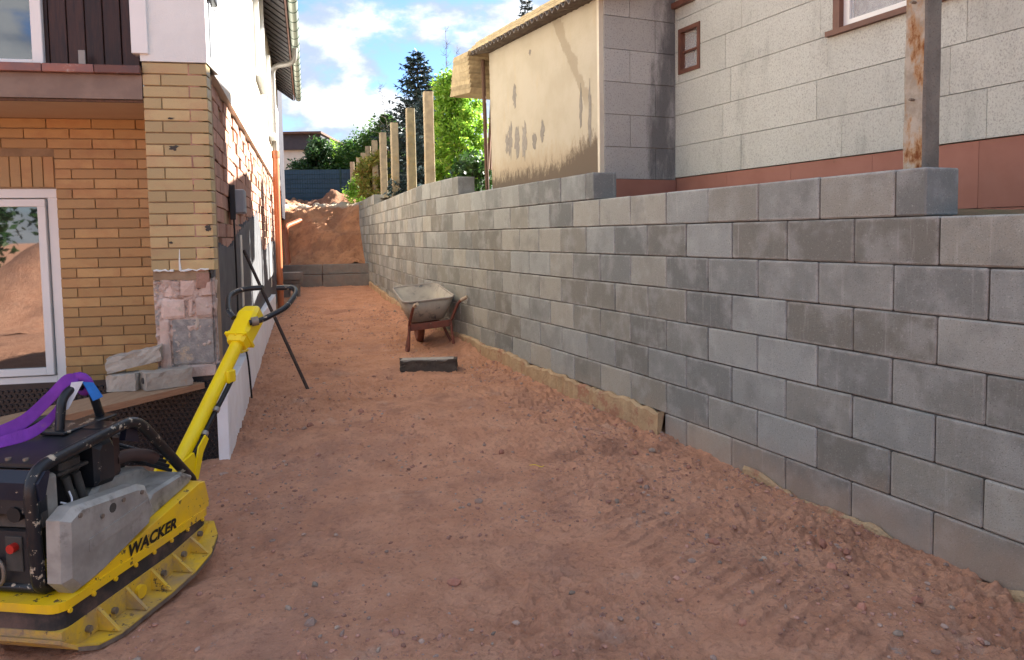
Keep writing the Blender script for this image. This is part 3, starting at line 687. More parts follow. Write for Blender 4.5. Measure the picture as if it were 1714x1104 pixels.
for r_, p, q, za, zb_ in panels(RW, -4.75, .816, OL, rws, 1.25, 'panel', lh):
    for a, b, c, d in panel_pieces(p, q, za, zb_):
        if b - a > .02 and d - c > .02: MB(RW).box(a + .0022, b - .0022, OL - .21, OL + random.uniform(-.002, .002), c, d).build('facade_panel', 'panel', lh)
for i in range(6):
    x1 = .806 - i * .89
    MB(RW).box(x1 - .887, x1, OL - .21, OL - .012, 1.755, Z1 - .006).build('plinth_panel', 'redbase', lh)
    MB(RW).box(x1 - 1.0, x1 - .115, OL - .21, OL - .010, 1.40, 1.750).build('plinth_panel', 'redbase', lh)
def window_r(t0, t1, z0, z1, par, small):
    w = MB(RW).box(t0 + .01, t1 - .01, OL - .205, OL - .195, z0, z1).build('window', 'curtain' if small else 'curtain', par)
    f = MB(RW); e = .045 if small else .07
    yo = OL + .012; yi = OL - .19
    f.box(t0, t0 + e, yi, yo, z0, z1); f.box(t1 - e, t1, yi, yo, z0, z1); f.box(t0 + e, t1 - e, yi, yo, z1 - e, z1); 
    if small: f.box(t0 + e, t1 - e, yi, yo, z0, z0 + e)
    f.build('frame', 'brownframe', w)
    if small:
        g = MB(RW); mz = (z0 + z1) / 2 - .01; g.box(t0 + e, t1 - e, OL - .05, OL - .02, mz - .012, mz + .012).build('glazing_bar', 'brownframe', w)
        for a, b in ((z0 + e, mz - .012), (mz + .012, z1 - e)): MB(RW).box(t0 + e, t1 - e, OL - .06, OL - .05, a, b).build('pane', 'thin_glass', w)
    else:
        MB(RW).box(t0 - .05, t1 + .05, OL - .19, OL + .05, z0 - .045, z0).build('sill', 'brownframe', w)
        s_ = MB(RW); e2 = .06; a0, a1, b0, b1 = t0 + e, t1 - e, z0 + .01, z1 - e
        s_.box(a0, a0 + e2, OL - .09, OL - .04, b0, b1); s_.box(a1 - e2, a1, OL - .09, OL - .04, b0, b1); s_.box(a0 + e2, a1 - e2, OL - .09, OL - .04, b0, b0 + e2); s_.box(a0 + e2, a1 - e2, OL - .09, OL - .04, b1 - e2, b1)
        s_.box((a0 + a1) / 2 - .04, (a0 + a1) / 2 + .04, OL - .09, OL - .04, b0 + e2, b1 - e2); s_.build('sash', 'pvc', w)
        MB(RW).box(a0 + e2, a1 - e2, OL - .07, OL - .06, b0 + e2, b1 - e2).build('pane', 'thin_glass', w)
kg = NT('window_pane'); kg.b.inputs['Roughness'].default_value = .03; kg.b.inputs['Base Color'].default_value = (.9, .92, .93, 1); kg.b.inputs['Alpha'].default_value = .25; M['thin_glass'] = kg.m
window_r(.34, .72, 3.41, 3.915, lh, True); window_r(-2.9, -1.46, 3.34, 4.9, lh, False)
MB(RW).box(.42, .80, OL - .01, OL + .06, 4.16, 4.22).build('sill', 'brownframe', lh)
MB(RW).prism([(OL + .35, 5.60), (OL + .35, 5.72), (OL - 3.6, 7.2), (OL - 7.4, 5.72), (OL - 7.4, 5.60), (OL - 3.6, 7.05)], -4.95, 2.1, 'x').build('roof', 'roof2', lh)  # carried on over the barn, out of view, for the same shade

# ------------------------------------------------------------------ cream barn
OC = -.817
barn = thing('cream_barn', 'old barn with peeling cream render and a straw-coloured corrugated roof', 'barn', RW(2.4, OC, 1.9))
MB(RW).prism([(.83, 1.5), (3.97, 1.5), (4.02, 4.33), (.83, 4.20)], OC - 5.2, OC, 'y').build('wall', 'cream', barn)
MB(RW).box(.80, .845, OC - .03, OC + .025, 1.9, 4.3).build('corner_trim', 'creamtrim', barn)
for i in range(-1, 7):           # camera-facing end wall in stained panels
    za, zb_ = Z1 + PH * i - .02, Z1 + PH * (i + 1) - .026
    if i == -1: MB(RW).box(.775, .815, OL + .004, OC - .03, 1.75, zb_).build('plinth_panel', 'redbase', barn); continue
    cut = (OL + .28, OL + .62)[i % 2]
    MB(RW).box(.782, .822, OL + .006, cut - .003, za, zb_).build('facade_panel', 'panel_d', barn)
    MB(RW).box(.782, .822, cut + .003, OC - .03, za, zb_).build('facade_panel', 'panel_d', barn)
MB(RW).box(.80, .829, OL - .5, OC - .035, 1.6, 4.7).build('backing', 'seam', barn)
# scars where render fell away
def blob(cx, cz, w, h, seed, n=22):
    rr = random.Random(seed); return [(cx + w * .5 * math.cos(a) * rr.uniform(.45, 1.25), cz + h * .5 * math.sin(a) * rr.uniform(.55, 1.25)) for a in [2 * math.pi * i / n for i in range(n)]]
for i, (cx, cz, w, h) in enumerate([(3.12, 3.54, .12, .32), (3.40, 2.92, .13, .34), (3.28, 2.96, .17, .46), (3.06, 2.92, .18, .44), (2.82, 2.89, .17, .50), (2.50, 2.86, .13, .22), (2.26, 2.94, .12, .28), (1.26, 3.05, .07, .55), (1.05, 2.95, .09, .75), (2.6, 4.02, .08, .08)]):
    MB(RW).prism(blob(cx, cz, w, h, i), OC, OC + .003, 'y').build('bare_patch', 'scar', barn)
# roof: stacked sheet edges above a wavy lower sheet
zr = lambda x: 4.21 + .045 * (x - .83)
v = []; n = 150
for i in range(n + 1):
    x = .55 + (4.28 - .55) * i / n; w = .030 * math.sin(x * 2 * math.pi / .135); z = zr(x)
    v += [(x, OC + .26, z - .035 + w), (x, OC + .26, z - .02 + w), (x, OC - .5, z + .10 + w), (x, OC - .5, z + .085 + w)]
f = [(i * 4 + k, i * 4 + (k + 1) % 4, i * 4 + 4 + (k + 1) % 4, i * 4 + 4 + k) for i in range(n) for k in range(4)]
MB(RW).add(v, f).build('corrugated_sheet', 'corrug', barn)
for k in range(7):
    xs = np.linspace(.5, 4.30, 40); y0 = OC + .24 - k * .03 + .012 * (k % 2); z0 = .012 + k * .030; v = []
    for x in xs:
        jz = random.uniform(-.004, .004); v += [(x, y0, zr(x) + z0 + jz), (x, y0, zr(x) + z0 + .021 + jz), (x, y0 - .6, zr(x) + z0 + .14), (x, y0 - .6, zr(x) + z0 + .12)]
    f = [(i * 4 + q, i * 4 + (q + 1) % 4, i * 4 + 4 + (q + 1) % 4, i * 4 + 4 + q) for i in range(39) for q in range(4)] + [(0, 3, 2, 1), (156, 157, 158, 159)]
    MB(RW).add(v, f).build('roof_sheet', 'rooftile', barn)
MB(RW).prism([(OC - .3, 4.45), (OC - 2.6, 5.3), (OC - 5.4, 4.4), (OC - 5.4, 4.3), (OC - 2.6, 5.2), (OC - .3, 4.35)], .5, 4.3, 'x').build('roof', 'rooftile', barn)
# lean-to verge hanging past the far end: sloping courses
for k in range(9):
    z = 4.36 - k * .062; x0 = 4.10 + .02 * k - .012 * (k % 2)
    MB(RW).add([(x0, OC + .30 - k * .012, z), (x0 + .06, OC + .30 - k * .012, z - .068), (x0 + .16 + .44, OC + .34, z - .05), (x0 + .54, OC + .34, z + .02),
                (x0 - .0, OC - .6, z), (x0 + .06, OC - .6, z - .068), (x0 + .60, OC - .6, z - .05), (x0 + .54, OC - .6, z + .02)],
               [(0, 1, 2, 3), (7, 6, 5, 4), (0, 4, 5, 1), (3, 2, 6, 7), (0, 3, 7, 4), (1, 5, 6, 2)]).build('verge_sheet', 'rooftile', barn)
pl = MB(RW).tube([(4.02, OC + .06, 1.9), (4.12, OC + .06, 4.25)], .032, 8).build('support_pole', 'oldwood'); tag(pl, 'thin brown pole standing against the far corner of the cream barn', 'pole')
for i in range(4):
    p_ = MB(RW).tube([(4.14 + .06 * i, OC + .0 - .06 * i, 2.62), (4.05 + .02 * i, OC - .05, 3.75 - .1 * i)], .026, 4).build('leaning_board', 'oldwood')
    tag(p_, 'narrow brown board leaning at the far corner of the cream barn', 'board', 'boards leaning at the barn corner')

# ------------------------------------------------------------------ left house
house = thing('brick_house', 'house under renovation with yellow brick pier, stripped side wall and white plaster above', 'house', HF(-.5, .4, 0))
OFS = .03           # stripped side wall sits 3 cm back
SL = 15.0
def clbrick(fr, xa, xb, ya, yb, z0, z1, mat, par, name='brick', ch=.003):
    key = (name, round(xb - xa, 3), round(yb - ya, 3), round(z1 - z0, 3), mat)
    if key not in clbrick.c:
        L, W, H_ = xb - xa, yb - ya, z1 - z0; v, f = chbox(-L / 2, L / 2, 0, W, 0, H_, ch); clbrick.c[key] = meshof(name, v, f, mat)
    return inst(name, clbrick.c[key], fr((xa + xb) / 2, ya + random.uniform(-.0012, .0012), z0), fr.a, par)
clbrick.c = {}
# pier: x from -.43 to 0 in HF
pier = MB(HF).box(-.425, -.045, .012, .40, 1.33, 2.885).box(-.425, -.045, .06, .40, .60, 1.33).build('pier', 'grout', house)
CH = .0829; zt = 2.885; r_ = 0
while zt - CH > 1.32:
    z0, z1 = zt - CH + .004, zt - .004
    if r_ % 2 == 0: segs = [(-.43, -.124), (-.118, 0)]
    else: segs = [(-.43, -.312), (-.306, 0)]
    for a, b in segs: clbrick(HF, a, b, 0, .13, z0, z1, 'brick_y', pier)
    zt -= CH; r_ += 1
zlow = zt
gx, gz_ = np.meshgrid(np.linspace(-.428, -.006, 60), np.linspace(.58, 1.335, 100)); gy = .030 + .030 * fbm(gx * 14 + 3, gz_ * 14, 4) + .012 * fbm(gx * 50, gz_ * 50, 2)
_c, _s = HF.c, HF.s
_b = grid_obj('rubble_core', HF.o[0] + _c * gx - _s * gy, HF.o[1] + _s * gx + _c * gy, gz_, 'pinkpier'); _b.parent = pier; _b.location = -WLOC[pier.name]
# battered masonry below the brick facing
for a, b, z0, z1, y, m_ in [(-.36, -.26, 1.20, 1.325, .035, 'pinkpier'), (-.255, -.125, 1.195, 1.325, .03, 'pinkpier'), (-.12, -.015, 1.20, 1.325, .033, 'pinkpier'), (-.385, -.215, 1.045, 1.19, .03, 'pinkpier'), (-.21, -.16, 1.05, 1.185, .04, 'pinkpier'), (-.155, -.012, 1.045, 1.19, .028, 'pinkpier'), (-.40, -.33, .66, 1.04, .02, 'pinkpier'), (-.325, -.012, .70, 1.038, .032, 'roughconc'), (-.43, -.30, .60, .70, .03, 'roughconc'), (-.295, -.01, .60, .695, .02, 'pinkpier'), (-.43, -.01, 1.318, 1.33, .04, 'roughconc')]:
    MB(HF).box(a + .003, b - .003, y - .018 + random.uniform(-.006, .006), y + .12, z0, z1, .014, .010).build('masonry_piece', m_, pier)
MB(HF).box(-.432, -.40, .03, .2, 1.0, 1.32, .006, .004).build('masonry_piece', 'roughconc', pier)
for a, b in [((-.415, 1.395), (-.28, 1.40)), ((-.235, 1.39), (-.04, 1.405))]:
    MB(HF).tube([(a[0] + (b[0] - a[0]) * q / 7, -.001, a[1] + (b[1] - a[1]) * q / 7 + random.uniform(-.006, .006)) for q in range(8)], [random.uniform(.003, .011) for q in range(8)], 6).build('mortar_smear', 'plaster_w', pier)
MB(HF).tube([(-.235, -.002, 1.55), (-.238, -.002, 1.46), (-.235, -.002, 1.395)], [.002, .006, .010], 6).build('mortar_smear', 'plaster_w', pier)
for cx, cz, w, h in [(-.255, 2.49, .05, .014), (-.245, 2.28, .075, .035), (-.29, 1.60, .03, .02), (-.02, 1.38, .03, .035), (-.03, 1.70, .05, .045)]:
    MB(HF).prism(blob(cx, cz, w, h, int(cx * 1000)), -.003, .001, 'y').build('drill_hole', 'mortar', pier)
# recessed wall
RC = .85
wz0, wz1, wx1, wx0 = .438, 2.05, -1.352, -2.75
rec = MB(HF).box(wx1, -.30, RC + .012, RC + .3, .2, 2.75).box(-3.6, wx0, RC + .012, RC + .3, .2, 2.75).box(wx0, wx1, RC + .012, RC + .3, wz1, 2.75).box(wx0, wx1, RC + .012, RC + .3, .2, wz0).build('front_wall', 'grout', house)
wz0, wz1, wx1, wx0 = .438, 2.05, -1.352, -2.75
CH2 = .0806; zt = 2.69; r_ = 0
while zt > .25:
    z0, z1 = zt - CH2 + .004, zt - .004; L = .332; x = -.30 + (L / 2 if r_ % 2 else 0) + .06
    while x > -3.3:
        a, b = max(x - L + .006, -3.3), min(x, -.30)
        inw = z0 < wz1 + .25 and z1 > wz0 - .03
        if inw and b > wx0 and a < wx1:
            pieces = [(max(a, wx1), b)] if b > wx1 + .02 else []
            if wz1 <= z0 and False: pieces = [(a, b)]
        else: pieces = [(a, b)]
        for p, q in pieces:
            if q - p > .02: clbrick(HF, p, q, RC, RC + .1, z0, z1, 'brick_o', rec)
        x -= L
    zt -= CH2; r_ += 1
x = wx1 - .01
while x > wx0: clbrick(HF, x - .0735, x, RC - .0, RC + .1, wz1 + .012, wz1 + .255, 'brick_o', rec); x -= .0805
# ground-floor window
win = MB(HF).box(wx0, wx1 - .01, RC + .10, RC + .16, wz0, wz1).build('window', 'pvc', house)
fr_ = MB(HF); e = .075
for a, b, c, d in [(wx0, wx1, wz1 - e, wz1), (wx1 - e, wx1, wz0, wz1 - e), (wx0, wx1 - e, wz0, wz0 + .085)]: fr_.box(a, b, RC + .02, RC + .10, c, d, .004)
fr_.build('frame', 'pvc', win)
sa = MB(HF); a0, a1, b0, b1 = wx0, wx1 - .085, wz0 + .095, wz1 - .085
for a, b, c, d in [(a0, a1, b1 - .06, b1), (a1 - .06, a1, b0, b1 - .06), (a0, a1 - .06, b0, b0 + .06)]: sa.box(a, b, RC - .005, RC + .08, c, d, .004)
sa.build('sash', 'pvc', win); MB(HF).box(a0, a1 - .06, RC + .03, RC + .05, b0 + .06, b1 - .06).build('pane', 'glass', win)
MB(HF).box(-3.2, wx1 - .05 + .02, RC - .12, RC + .1, .285, .33, .003).build('window_sill', 'granite', house)
# overhang: soffit, beam, sill tiles, upper wall
MB(HF).box(-3.6, -.436, .03, RC + .1, 2.612, 2.65).build('soffit', 'soffit', house)
bm = MB(HF).box(-3.6, -.434, -.005, .03, 2.62, 2.79).build('beam', 'beam', house)
MB(HF).box(-3.6, -.436, .010, .03, 2.600, 2.617).build('beam_trim', 'oldwood', house)
x = -.432
for L in (.30, .33, .33, .33, .33, .33): MB(HF).box(x - L + .004, x, -.045, .16, 2.792, 2.85, .004).build('sill_tile', 'silltile', house); x -= L
MB(HF).box(-3.6, -.436, .16, .3, 2.85, 6.2).build('upper_wall', 'plaster_w', house)
x = -.47
for i in range(6):
    w = .118; MB(HF).box(x - w + .006, x, .10, .155, 2.853, 5.3, .004).build('cladding_board', 'darkwood', house); x -= w
MB(HF).box(-1.10, -.46, .12, .158, 2.85, 5.3).build('cladding_back', 'black', house)
MB(HF).box(-.84, -.795, -.0, .012, 2.852, 2.955, .003).build('rail_stub', 'zinc', house)
bw_ = MB(HF).box(-3.3, -1.085, .13, .155, 2.86, 5.2).build('upper_window', 'pvc', house)
b2 = MB(HF); b2.box(-1.155, -1.085, .06, .13, 2.86, 5.2, .004); b2.box(-3.3, -1.155, .06, .13, 2.86, 2.895, .004); b2.build('frame', 'pvc', bw_)
MB(HF).box(-3.3, -1.155, .09, .11, 2.895, 5.2).build('pane', 'glass', bw_)
MB(HF).box(-.485, -.375, -.035, .06, 2.935, 5.4, .004).build('shutter_rail', 'pvc', house)
MB(HF).box(-.436, .010, -.012, .4, 2.888, 6.2).build('corner_column', 'plaster_w', house)
# side wall, stripped: clay blocks above, grey sealing coat below
sw = MB(HS).box(.11, SL, OFS + .03, .35, -.2, 2.88).build('side_wall', 'grout', house)
CB, LB = .1255, .29; z = 1.26; r_ = 0; stuffb = MB(HS)
while z < 2.85:
    x = .012 + (-LB / 2 if r_ % 2 else 0)
    while x < SL:
        a, b = max(x, .012), min(x + LB - .010, SL); zt_ = min(z + CB - .009, 2.872)
        if b - a > .03 and zt_ - z > .02:
            d = random.choice((0, 0, 0, .006, .012, .028)) if random.random() < .9 else .06
            if x < 3.4:
                MB(HS).box(a, b, OFS + d * .6, OFS + .1, z, zt_, .004, .003).build('clay_block', 'pinkblock', sw)
            else: stuffb.box(a, b, OFS + d * .6, OFS + .1, z, zt_, .004, .003)
        x += LB
    z += CB; r_ += 1
kind(stuffb.build('clay_blocks_beyond', 'pinkblock', sw), 'stuff')
# sealing coat with a torn upper edge
top = [(0, 1.57), (.9, 1.575), (1.5, 1.55), (1.75, 1.60), (2.1, 1.66), (2.8, 1.74), (3.4, 1.82), (4.6, 1.9), (5.4, 2.0), (6.0, 1.75), (6.3, 1.45), (7.2, 1.4), (8.4, 1.55), (15, 1.5)]
xs = np.arange(.0, SL, .04); v = []
for x in xs:
    zt_ = np.interp(x, [p[0] for p in top], [p[1] for p in top]) + random.uniform(-.02, .02) * (1 if random.random() < .8 else 2.2)
    v += [(x, OFS - .006, -.2), (x, OFS - .006, zt_), (x, OFS + .03, zt_)]
f = []
for i in range(len(xs) - 1):
    for k in range(2): a = i * 3 + k; f.append((a, a + 3, a + 4, a + 1))
MB(HS).add(v, f).build('sealing_coat', 'bitumen', house)
MB(HF).box(-.012, .0, .0, .05, -.1, .70).build('coat_edge', 'bitumen', house)
for a, b, z0, z1 in [(2.42, 2.62, .9, 1.66), (8.6, 8.85, .7, 2.2)]:
    MB(HS).box(a, b, OFS - .014, OFS - .004, z0, z1).build('pale_strip', 'plaster_side', house)
# plaster above
MB(HS).box(.03, SL, -.012, .3, 2.888, 6.3).build('side_plaster', 'plaster_side', house)
for a, b, z0 in [(5.6, 7.0, 4.05), (8.9, 10.4, 3.62)]:
    w = MB(HS).box(a, b, -.03, -.011, z0, z0 + 1.4).build('side_window', 'pvc', house)
    MB(HS).box(a - .03, b + .03, -.13, -.01, z0 - .07, z0).build('sill', 'plaster_w', w)
    MB(HS).box(a - .02, a + .05, -.09, -.01, z0, z0 + 1.45).build('reveal', 'plaster_w', w)
    MB(HS).box(b - .05, b + .02, -.09, -.01, z0, z0 + 1.45).build('reveal', 'plaster_w', w)
# roof, eave boards, gutter
MB(HS).prism([(-.55, 5.42), (-.55, 5.50), (4.0, 9.0), (8.6, 5.5), (8.6, 5.42), (4.0, 8.92)], -.9, SL + .2, 'x').build('roof', 'roof2', house)
x = -.6
while x < SL + .1:
    MB(HS).add([(x, -.42, 5.36), (x + .30, -.42, 5.47), (x + .30, .05, 5.80), (x, .05, 5.69), (x, -.42, 5.34), (x + .30, -.42, 5.35), (x + .30, .05, 5.68), (x, .05, 5.67)],
               [(0, 1, 2, 3), (4, 7, 6, 5), (0, 4, 5, 1), (2, 6, 7, 3), (0, 3, 7, 4), (1, 5, 6, 2)]).build('eave_board', 'roofdark', house); x += .36
MB(HS).box(-.8, SL + .15, -.46, -.43, 5.36, 5.50).build('fascia', 'silltile', house)
g = MB(HS); n = 10; v = []; L0, L1 = -.9, SL + .25
for xx in (L0, L1):
    for rr in (.085, .078):
        for k in range(n + 1): a = math.pi + math.pi * k / n; v.append((xx, -.55 + rr * math.cos(a), 5.44 + rr * math.sin(a)))
m_ = n + 1
f = [(k, k + 1, 2 * m_ + k + 1, 2 * m_ + k) for k in range(n)] + [(m_ + k + 1, m_ + k, 3 * m_ + k, 3 * m_ + k + 1) for k in range(n)]
gut = g.add(v, f, True).build('gutter', 'gutter', house)
x = -.6
while x < SL: MB(HS).tube([(x, -.55 + .089 * math.cos(a), 5.44 + .089 * math.sin(a)) for a in np.linspace(math.pi, 2 * math.pi, 9)], .006, 5).build('gutter_bracket', 'fencewire', gut); x += .55
PX = 9.6
dp = MB(HS).tube(roundpath([(PX, -.10, 3.3), (PX, -.10, 5.02), (PX - .12, -.53, 5.08), (PX - .12, -.55, 5.38)], .16, 6), .052, 14).build('downpipe', 'zinc', house)
for zz in (3.9, 4.75): MB(HS).tube([(PX, -.10, zz), (PX, -.10, zz + .03)], .058, 14).build('pipe_clip', 'zinc', dp)
op = MB(HS).tube([(PX, -.10, .12), (PX, -.10, 3.30)], .064, 16).build('drain_pipe', 'orangepipe', house)
MB(HS).tube([(PX, -.10, 3.22), (PX, -.10, 3.36)], .077, 16).build('socket', 'orangepipe', op); MB(HS).tube([(PX, -.10, .55), (PX, -.10, .68)], .077, 16).build('socket', 'orangepipe', op)
MB(HS).tube([(PX - .12, -.1, 3.28), (PX, -.1, 3.28)], .01, 6).build('pipe_clip', 'steel', op)
# service box, cables
sb = MB(HS).box(1.62, 1.86, OFS - .13, OFS, 1.86, 2.09, .012).build('service_box', 'greybox', house)
MB(HS).box(1.59, 1.62, OFS - .05, OFS, 1.80, 2.13, .006).build('back_plate', 'blackplain', sb)
MB(HS).tube(smoothpath([(1.62, OFS - .03, 1.80), (1.66, OFS - .03, 1.2), (1.60, OFS - .04, .75), (1.62, OFS - .10, .5), (1.64, OFS - .125, .08)]), .009, 6).build('cable', 'black', house)
MB(HS).tube(smoothpath([(.10, -.03, 3.6), (.28, -.04, 3.40), (.60, -.05, 3.18), (.95, -.06, 3.13), (1.25, -.09, 3.22)]), .004, 5).build('cable', 'greybox', house)
MB(HS).tube(smoothpath([(.12, -.03, 3.6), (.3, -.035, 3.36), (.8, -.06, 3.30)]), .004, 5).build('cable', 'greybox', house)
for q in range(3): MB(HS).tube([(.10 + .05 * q, -.022, 2.95), (.10 + .05 * q, -.022, 5.2)], .012, 6).build('conduit', 'greybox', house)
MB(HS).box(.06, .26, -.07, -.012, 3.36, 3.42, .01).build('conduit_clamp', 'blackplain', house)
MB(HS).box(SL + .3, SL + 4.5, .0, 3, 2.2, 6.6).build('annex', 'slate', house)
# dimpled membrane on the basement wall
mem = thing('dimpled_membrane', 'black dimpled drainage membrane on the basement wall under the plank', 'membrane', HF(-.7, -.02, 0))
mw = -1.7
MB(HF).box(mw, -.014, .004, .02, -.1, .62).build('sheet', 'membrane', mem)
dm = MB(HF); sp = .036
for j in range(20):
    for i in range(int(-mw / sp)):
        cx, cz = mw + .02 + sp * (i + .5 * (j % 2)), -.08 + j * sp * .95
        if cx > -.03: continue
        v = [(cx + r * math.cos(a), y, cz + r * math.sin(a)) for r, y in ((.0145, .004), (.009, -.007)) for a in [k * math.pi / 3 for k in range(6)]]
        dm.add(v, [(k, (k + 1) % 6, 6 + (k + 1) % 6, 6 + k) for k in range(6)] + [tuple(range(6, 12))])
kind(dm.build('dimples', 'membrane', mem), 'stuff')
# insulation boards along the foot of the side wall
x = -.04; i = 0
bl = ['white foam insulation board at the house corner, first of the row', 'white foam insulation board, second of the row from the house corner']
for L, h, zb0 in [(.16, .47, 0), (.50, .475, 0), (.55, .48, 0), (.50, .485, 0), (.55, .60, .0), (.6, .605, .0), (.6, .61, 0), (.8, .615, 0), (.8, .61, .03), (.8, .60, .05), (.9, .60, .08), (.9, .59, .1), (.9, .57, .12)]:
    b_ = thing('insulation_board', 'white foam insulation board standing against the foot of the stripped house wall', 'board', HS(x + L / 2, -.03, -.1), 'insulation boards along the house wall')
    b_['label'] = 'white foam insulation board, %s of the row counting from the house corner' % ['first', 'second', 'third', 'fourth', 'fifth', 'sixth', 'seventh', 'eighth', 'ninth', 'tenth', 'eleventh', 'twelfth', 'thirteenth'][i]
    MB(HS).box(x + .004, x + L - .004, -.055 + random.uniform(-.004, .004), .022, -.15 + zb0, h, .004, .003).build('foam_panel', 'eps', b_)
    if i < 3: MB(HS).box(x + L - .004, x + L + .004, -.050, .02, -.1, h - .01).build('joint_tape', 'epsgreen', b_)
    x += L; i += 1
yb = MB(HS).tube([(1.05, -.07, .62), (1.3, -.10, .60)], .012, 6).build('yellow_clip', 'yellowclean'); tag(yb, 'small yellow wire clip on top of the foam boards', 'clip')
# plank walkway with rubble on it
PD = Frame(-2.30, 5.20, math.atan2(.90, .43))
pk = MB(PD).box(-2.4, .06, .0, .335, .525, .572, .004).build('plank', 'plank'); tag(pk, 'wide pale wooden plank laid from the house front towards the compactor', 'plank')
MB(PD).box(-2.4, .058, -.004, -.0005, .528, .569).build('sawn_edge', 'plankedge', pk)
def rubble(fr, L, W, H_, label, hole=False, seed=0, amp=1.0, mat='rubble', tilt=(0, 0), z=.574, name='concrete_block'):
    rr = random.Random(seed); nx, ny, nz = 9, 4, 4; v = {}; mb = MB(fr); P = []
    def pt(i, j, k):
        x, y, zz = -L / 2 + L * i / nx, -W / 2 + W * j / ny, H_ * k / nz
        e_ = sum(q in (0, n_) for q, n_ in ((i, nx), (j, ny), (k, nz))); am = .0022 if e_ == 1 else .007
        am *= amp
        if k == 0: am *= .4
        x += rr.uniform(-am, am); y += rr.uniform(-am, am); zz += rr.uniform(-am, am) if k else rr.uniform(0, am)
        return (x, y, z + zz + tilt[0] * (x + L / 2) + tilt[1] * y)
    def vid(i, j, k):
        if (i, j, k) not in v: v[i, j, k] = len(P); P.append(pt(i, j, k))
        return v[i, j, k]
    F = []
    for i in range(nx):
        for j in range(ny):
            for k in (0, nz): q = (vid(i, j, k), vid(i + 1, j, k), vid(i + 1, j + 1, k), vid(i, j + 1, k)); F.append(q if k else q[::-1])
        for k in range(nz):
            for j in (0, ny): q = (vid(i, j, k), vid(i + 1, j, k), vid(i + 1, j, k + 1), vid(i, j, k + 1)); F.append(q[::-1] if j else q)
    for j in range(ny):
        for k in range(nz):
            for i in (0, nx): q = (vid(i, j, k), vid(i, j + 1, k), vid(i, j + 1, k + 1), vid(i, j, k + 1)); F.append(q if i else q[::-1])
    o = mb.add(P, F).build(name, mat)
    return tag(o, label, 'block' if name == 'concrete_block' else 'stone')
rubble(Frame(-2.735, 5.03, R(8)), .19, .15, .115, 'pale broken concrete block lying lowest on the plank, under the tilted slab', seed=1)
r3 = rubble(Frame(-2.475, 5.10, R(44)), .31, .145, .125, 'pale concrete block with a round hole in its end, on the plank', seed=2)
fr3 = Frame(-2.475, 5.10, R(44)); MB(fr3).tube([(-.12, 0, .64), (-.162, -.0, .64)], .021, 14).build('hole', 'mortar', r3)
rubble(Frame(-2.70, 5.12, R(20)), .34, .17, .10, 'reddish broken concrete slab tilted on top of the other blocks on the plank', seed=3, z=.692, tilt=(.20, .0), amp=1.6)
rubble(Frame(-2.49, 5.36, R(12)), .14, .14, .19, 'small pale mortar lump behind the blocks on the plank, by the pier', seed=4)
ws = MB(HF).box(-1.72, -1.42, RC - .13, RC - .07, .331, .365, .003).build('wood_offcut', 'plank'); tag(ws, 'small wooden offcut lying on the granite window sill', 'offcut')
# steel bar leaning on the wall
rb = MB().tube([(-2.17, 7.53, .02), (-2.95, 7.97, 1.49)], .024, 4).build('steel_bar', 'steelbar'); tag(rb, 'long brown steel bar leaning from the ground against the house wall', 'bar')
# small bench of slabs and second drain pipe at the lane end
be = thing('slab_stool', 'small stool of grey slabs set on two blocks beside the drain pipe', 'stool', (-5.2, 16.9, .2)); BFm = Frame(-5.15, 16.9, R(4))
MB(BFm).box(-.22, .22, -.15, .15, .64, .82, .012).build('top_slab', 'slab', be)
MB(BFm).box(-.23, .21, -.12, .12, .56, .638, .01).build('under_slab', 'slab', be)
for xx in (-.20, .03): MB(BFm).box(xx, xx + .13, -.1, .1, .15, .558, .01).build('leg', 'slab', be)
p2 = MB().tube(roundpath([(-6.62, 21.45, .6), (-6.75, 21.6, 1.95), (-6.45, 22.2, 2.15)], .16, 5), .075, 14).build('drain_pipe', 'orangepipe'); tag(p2, 'bent orange drain pipe rising out of the soil bank at the lane end', 'pipe')
MB().tube([(-6.735, 21.58, 1.72), (-6.745, 21.592, 1.86)], .09, 14).build('socket', 'orangepipe', p2)

# ------------------------------------------------------------------ plate compactor
pc = thing('plate_compactor', 'yellow and black WACKER plate compactor with a long yellow steering pole', 'compactor', MF(.45, .34, 0))
W2 = .68
# base plate: pan with upturned ends
prof = [(-.10, .085), (-.06, .045), (0, .020), (.10, .012), (.45, .012), (.62, .022), (.76, .052), (.87, .10), (.93, .14)]
def PE(s_): return float(np.interp(s_, [-.10, -.04, .05, .76, .87, .93], [.0, .06, .105, .105, .075, .02]))
v = []; ny = 2
for s_, z in prof:
    e = PE(s_)
    for y in (-e, W2 + e): v += [(s_, y, z), (s_, y, z + .016)]
f = []
for i in range(len(prof) - 1):
    a = i * 4; b = a + 4; f += [(a, b, b + 2, a + 2), (a + 1, a + 3, b + 3, b + 1), (a, a + 1, b + 1, b), (a + 2, b + 2, b + 3, a + 3)]
f += [(0, 2, 3, 1), (32, 33, 35, 34)]
plate = MB(MF).add(v, f).build('base_plate', 'yellowdirt', pc)
MB(MF).add([(p[0], -PE(p[0]) - .002, p[1] - .006) for p in prof[1:]] + [(p[0], -PE(p[0]) - .002, p[1] + .012) for p in prof[1:]] + [(p[0], -PE(p[0]) + .025, p[1] - .006) for p in prof[1:]],
           [(i, i + 1, 8 + i + 1, 8 + i) for i in range(7)] + [(i + 16, i + 17, i + 1, i) for i in range(7)]).build('worn_rim', 'steel', plate)
def zp(s_): return float(np.interp(s_, [p[0] for p in prof], [p[1] for p in prof]))
side_ = [( -.08, .10)] + [(p[0], p[1] + .012) for p in prof[2:]] + [(.93, .165), (.86, .165), (.55, .128), (-.08, .128)]
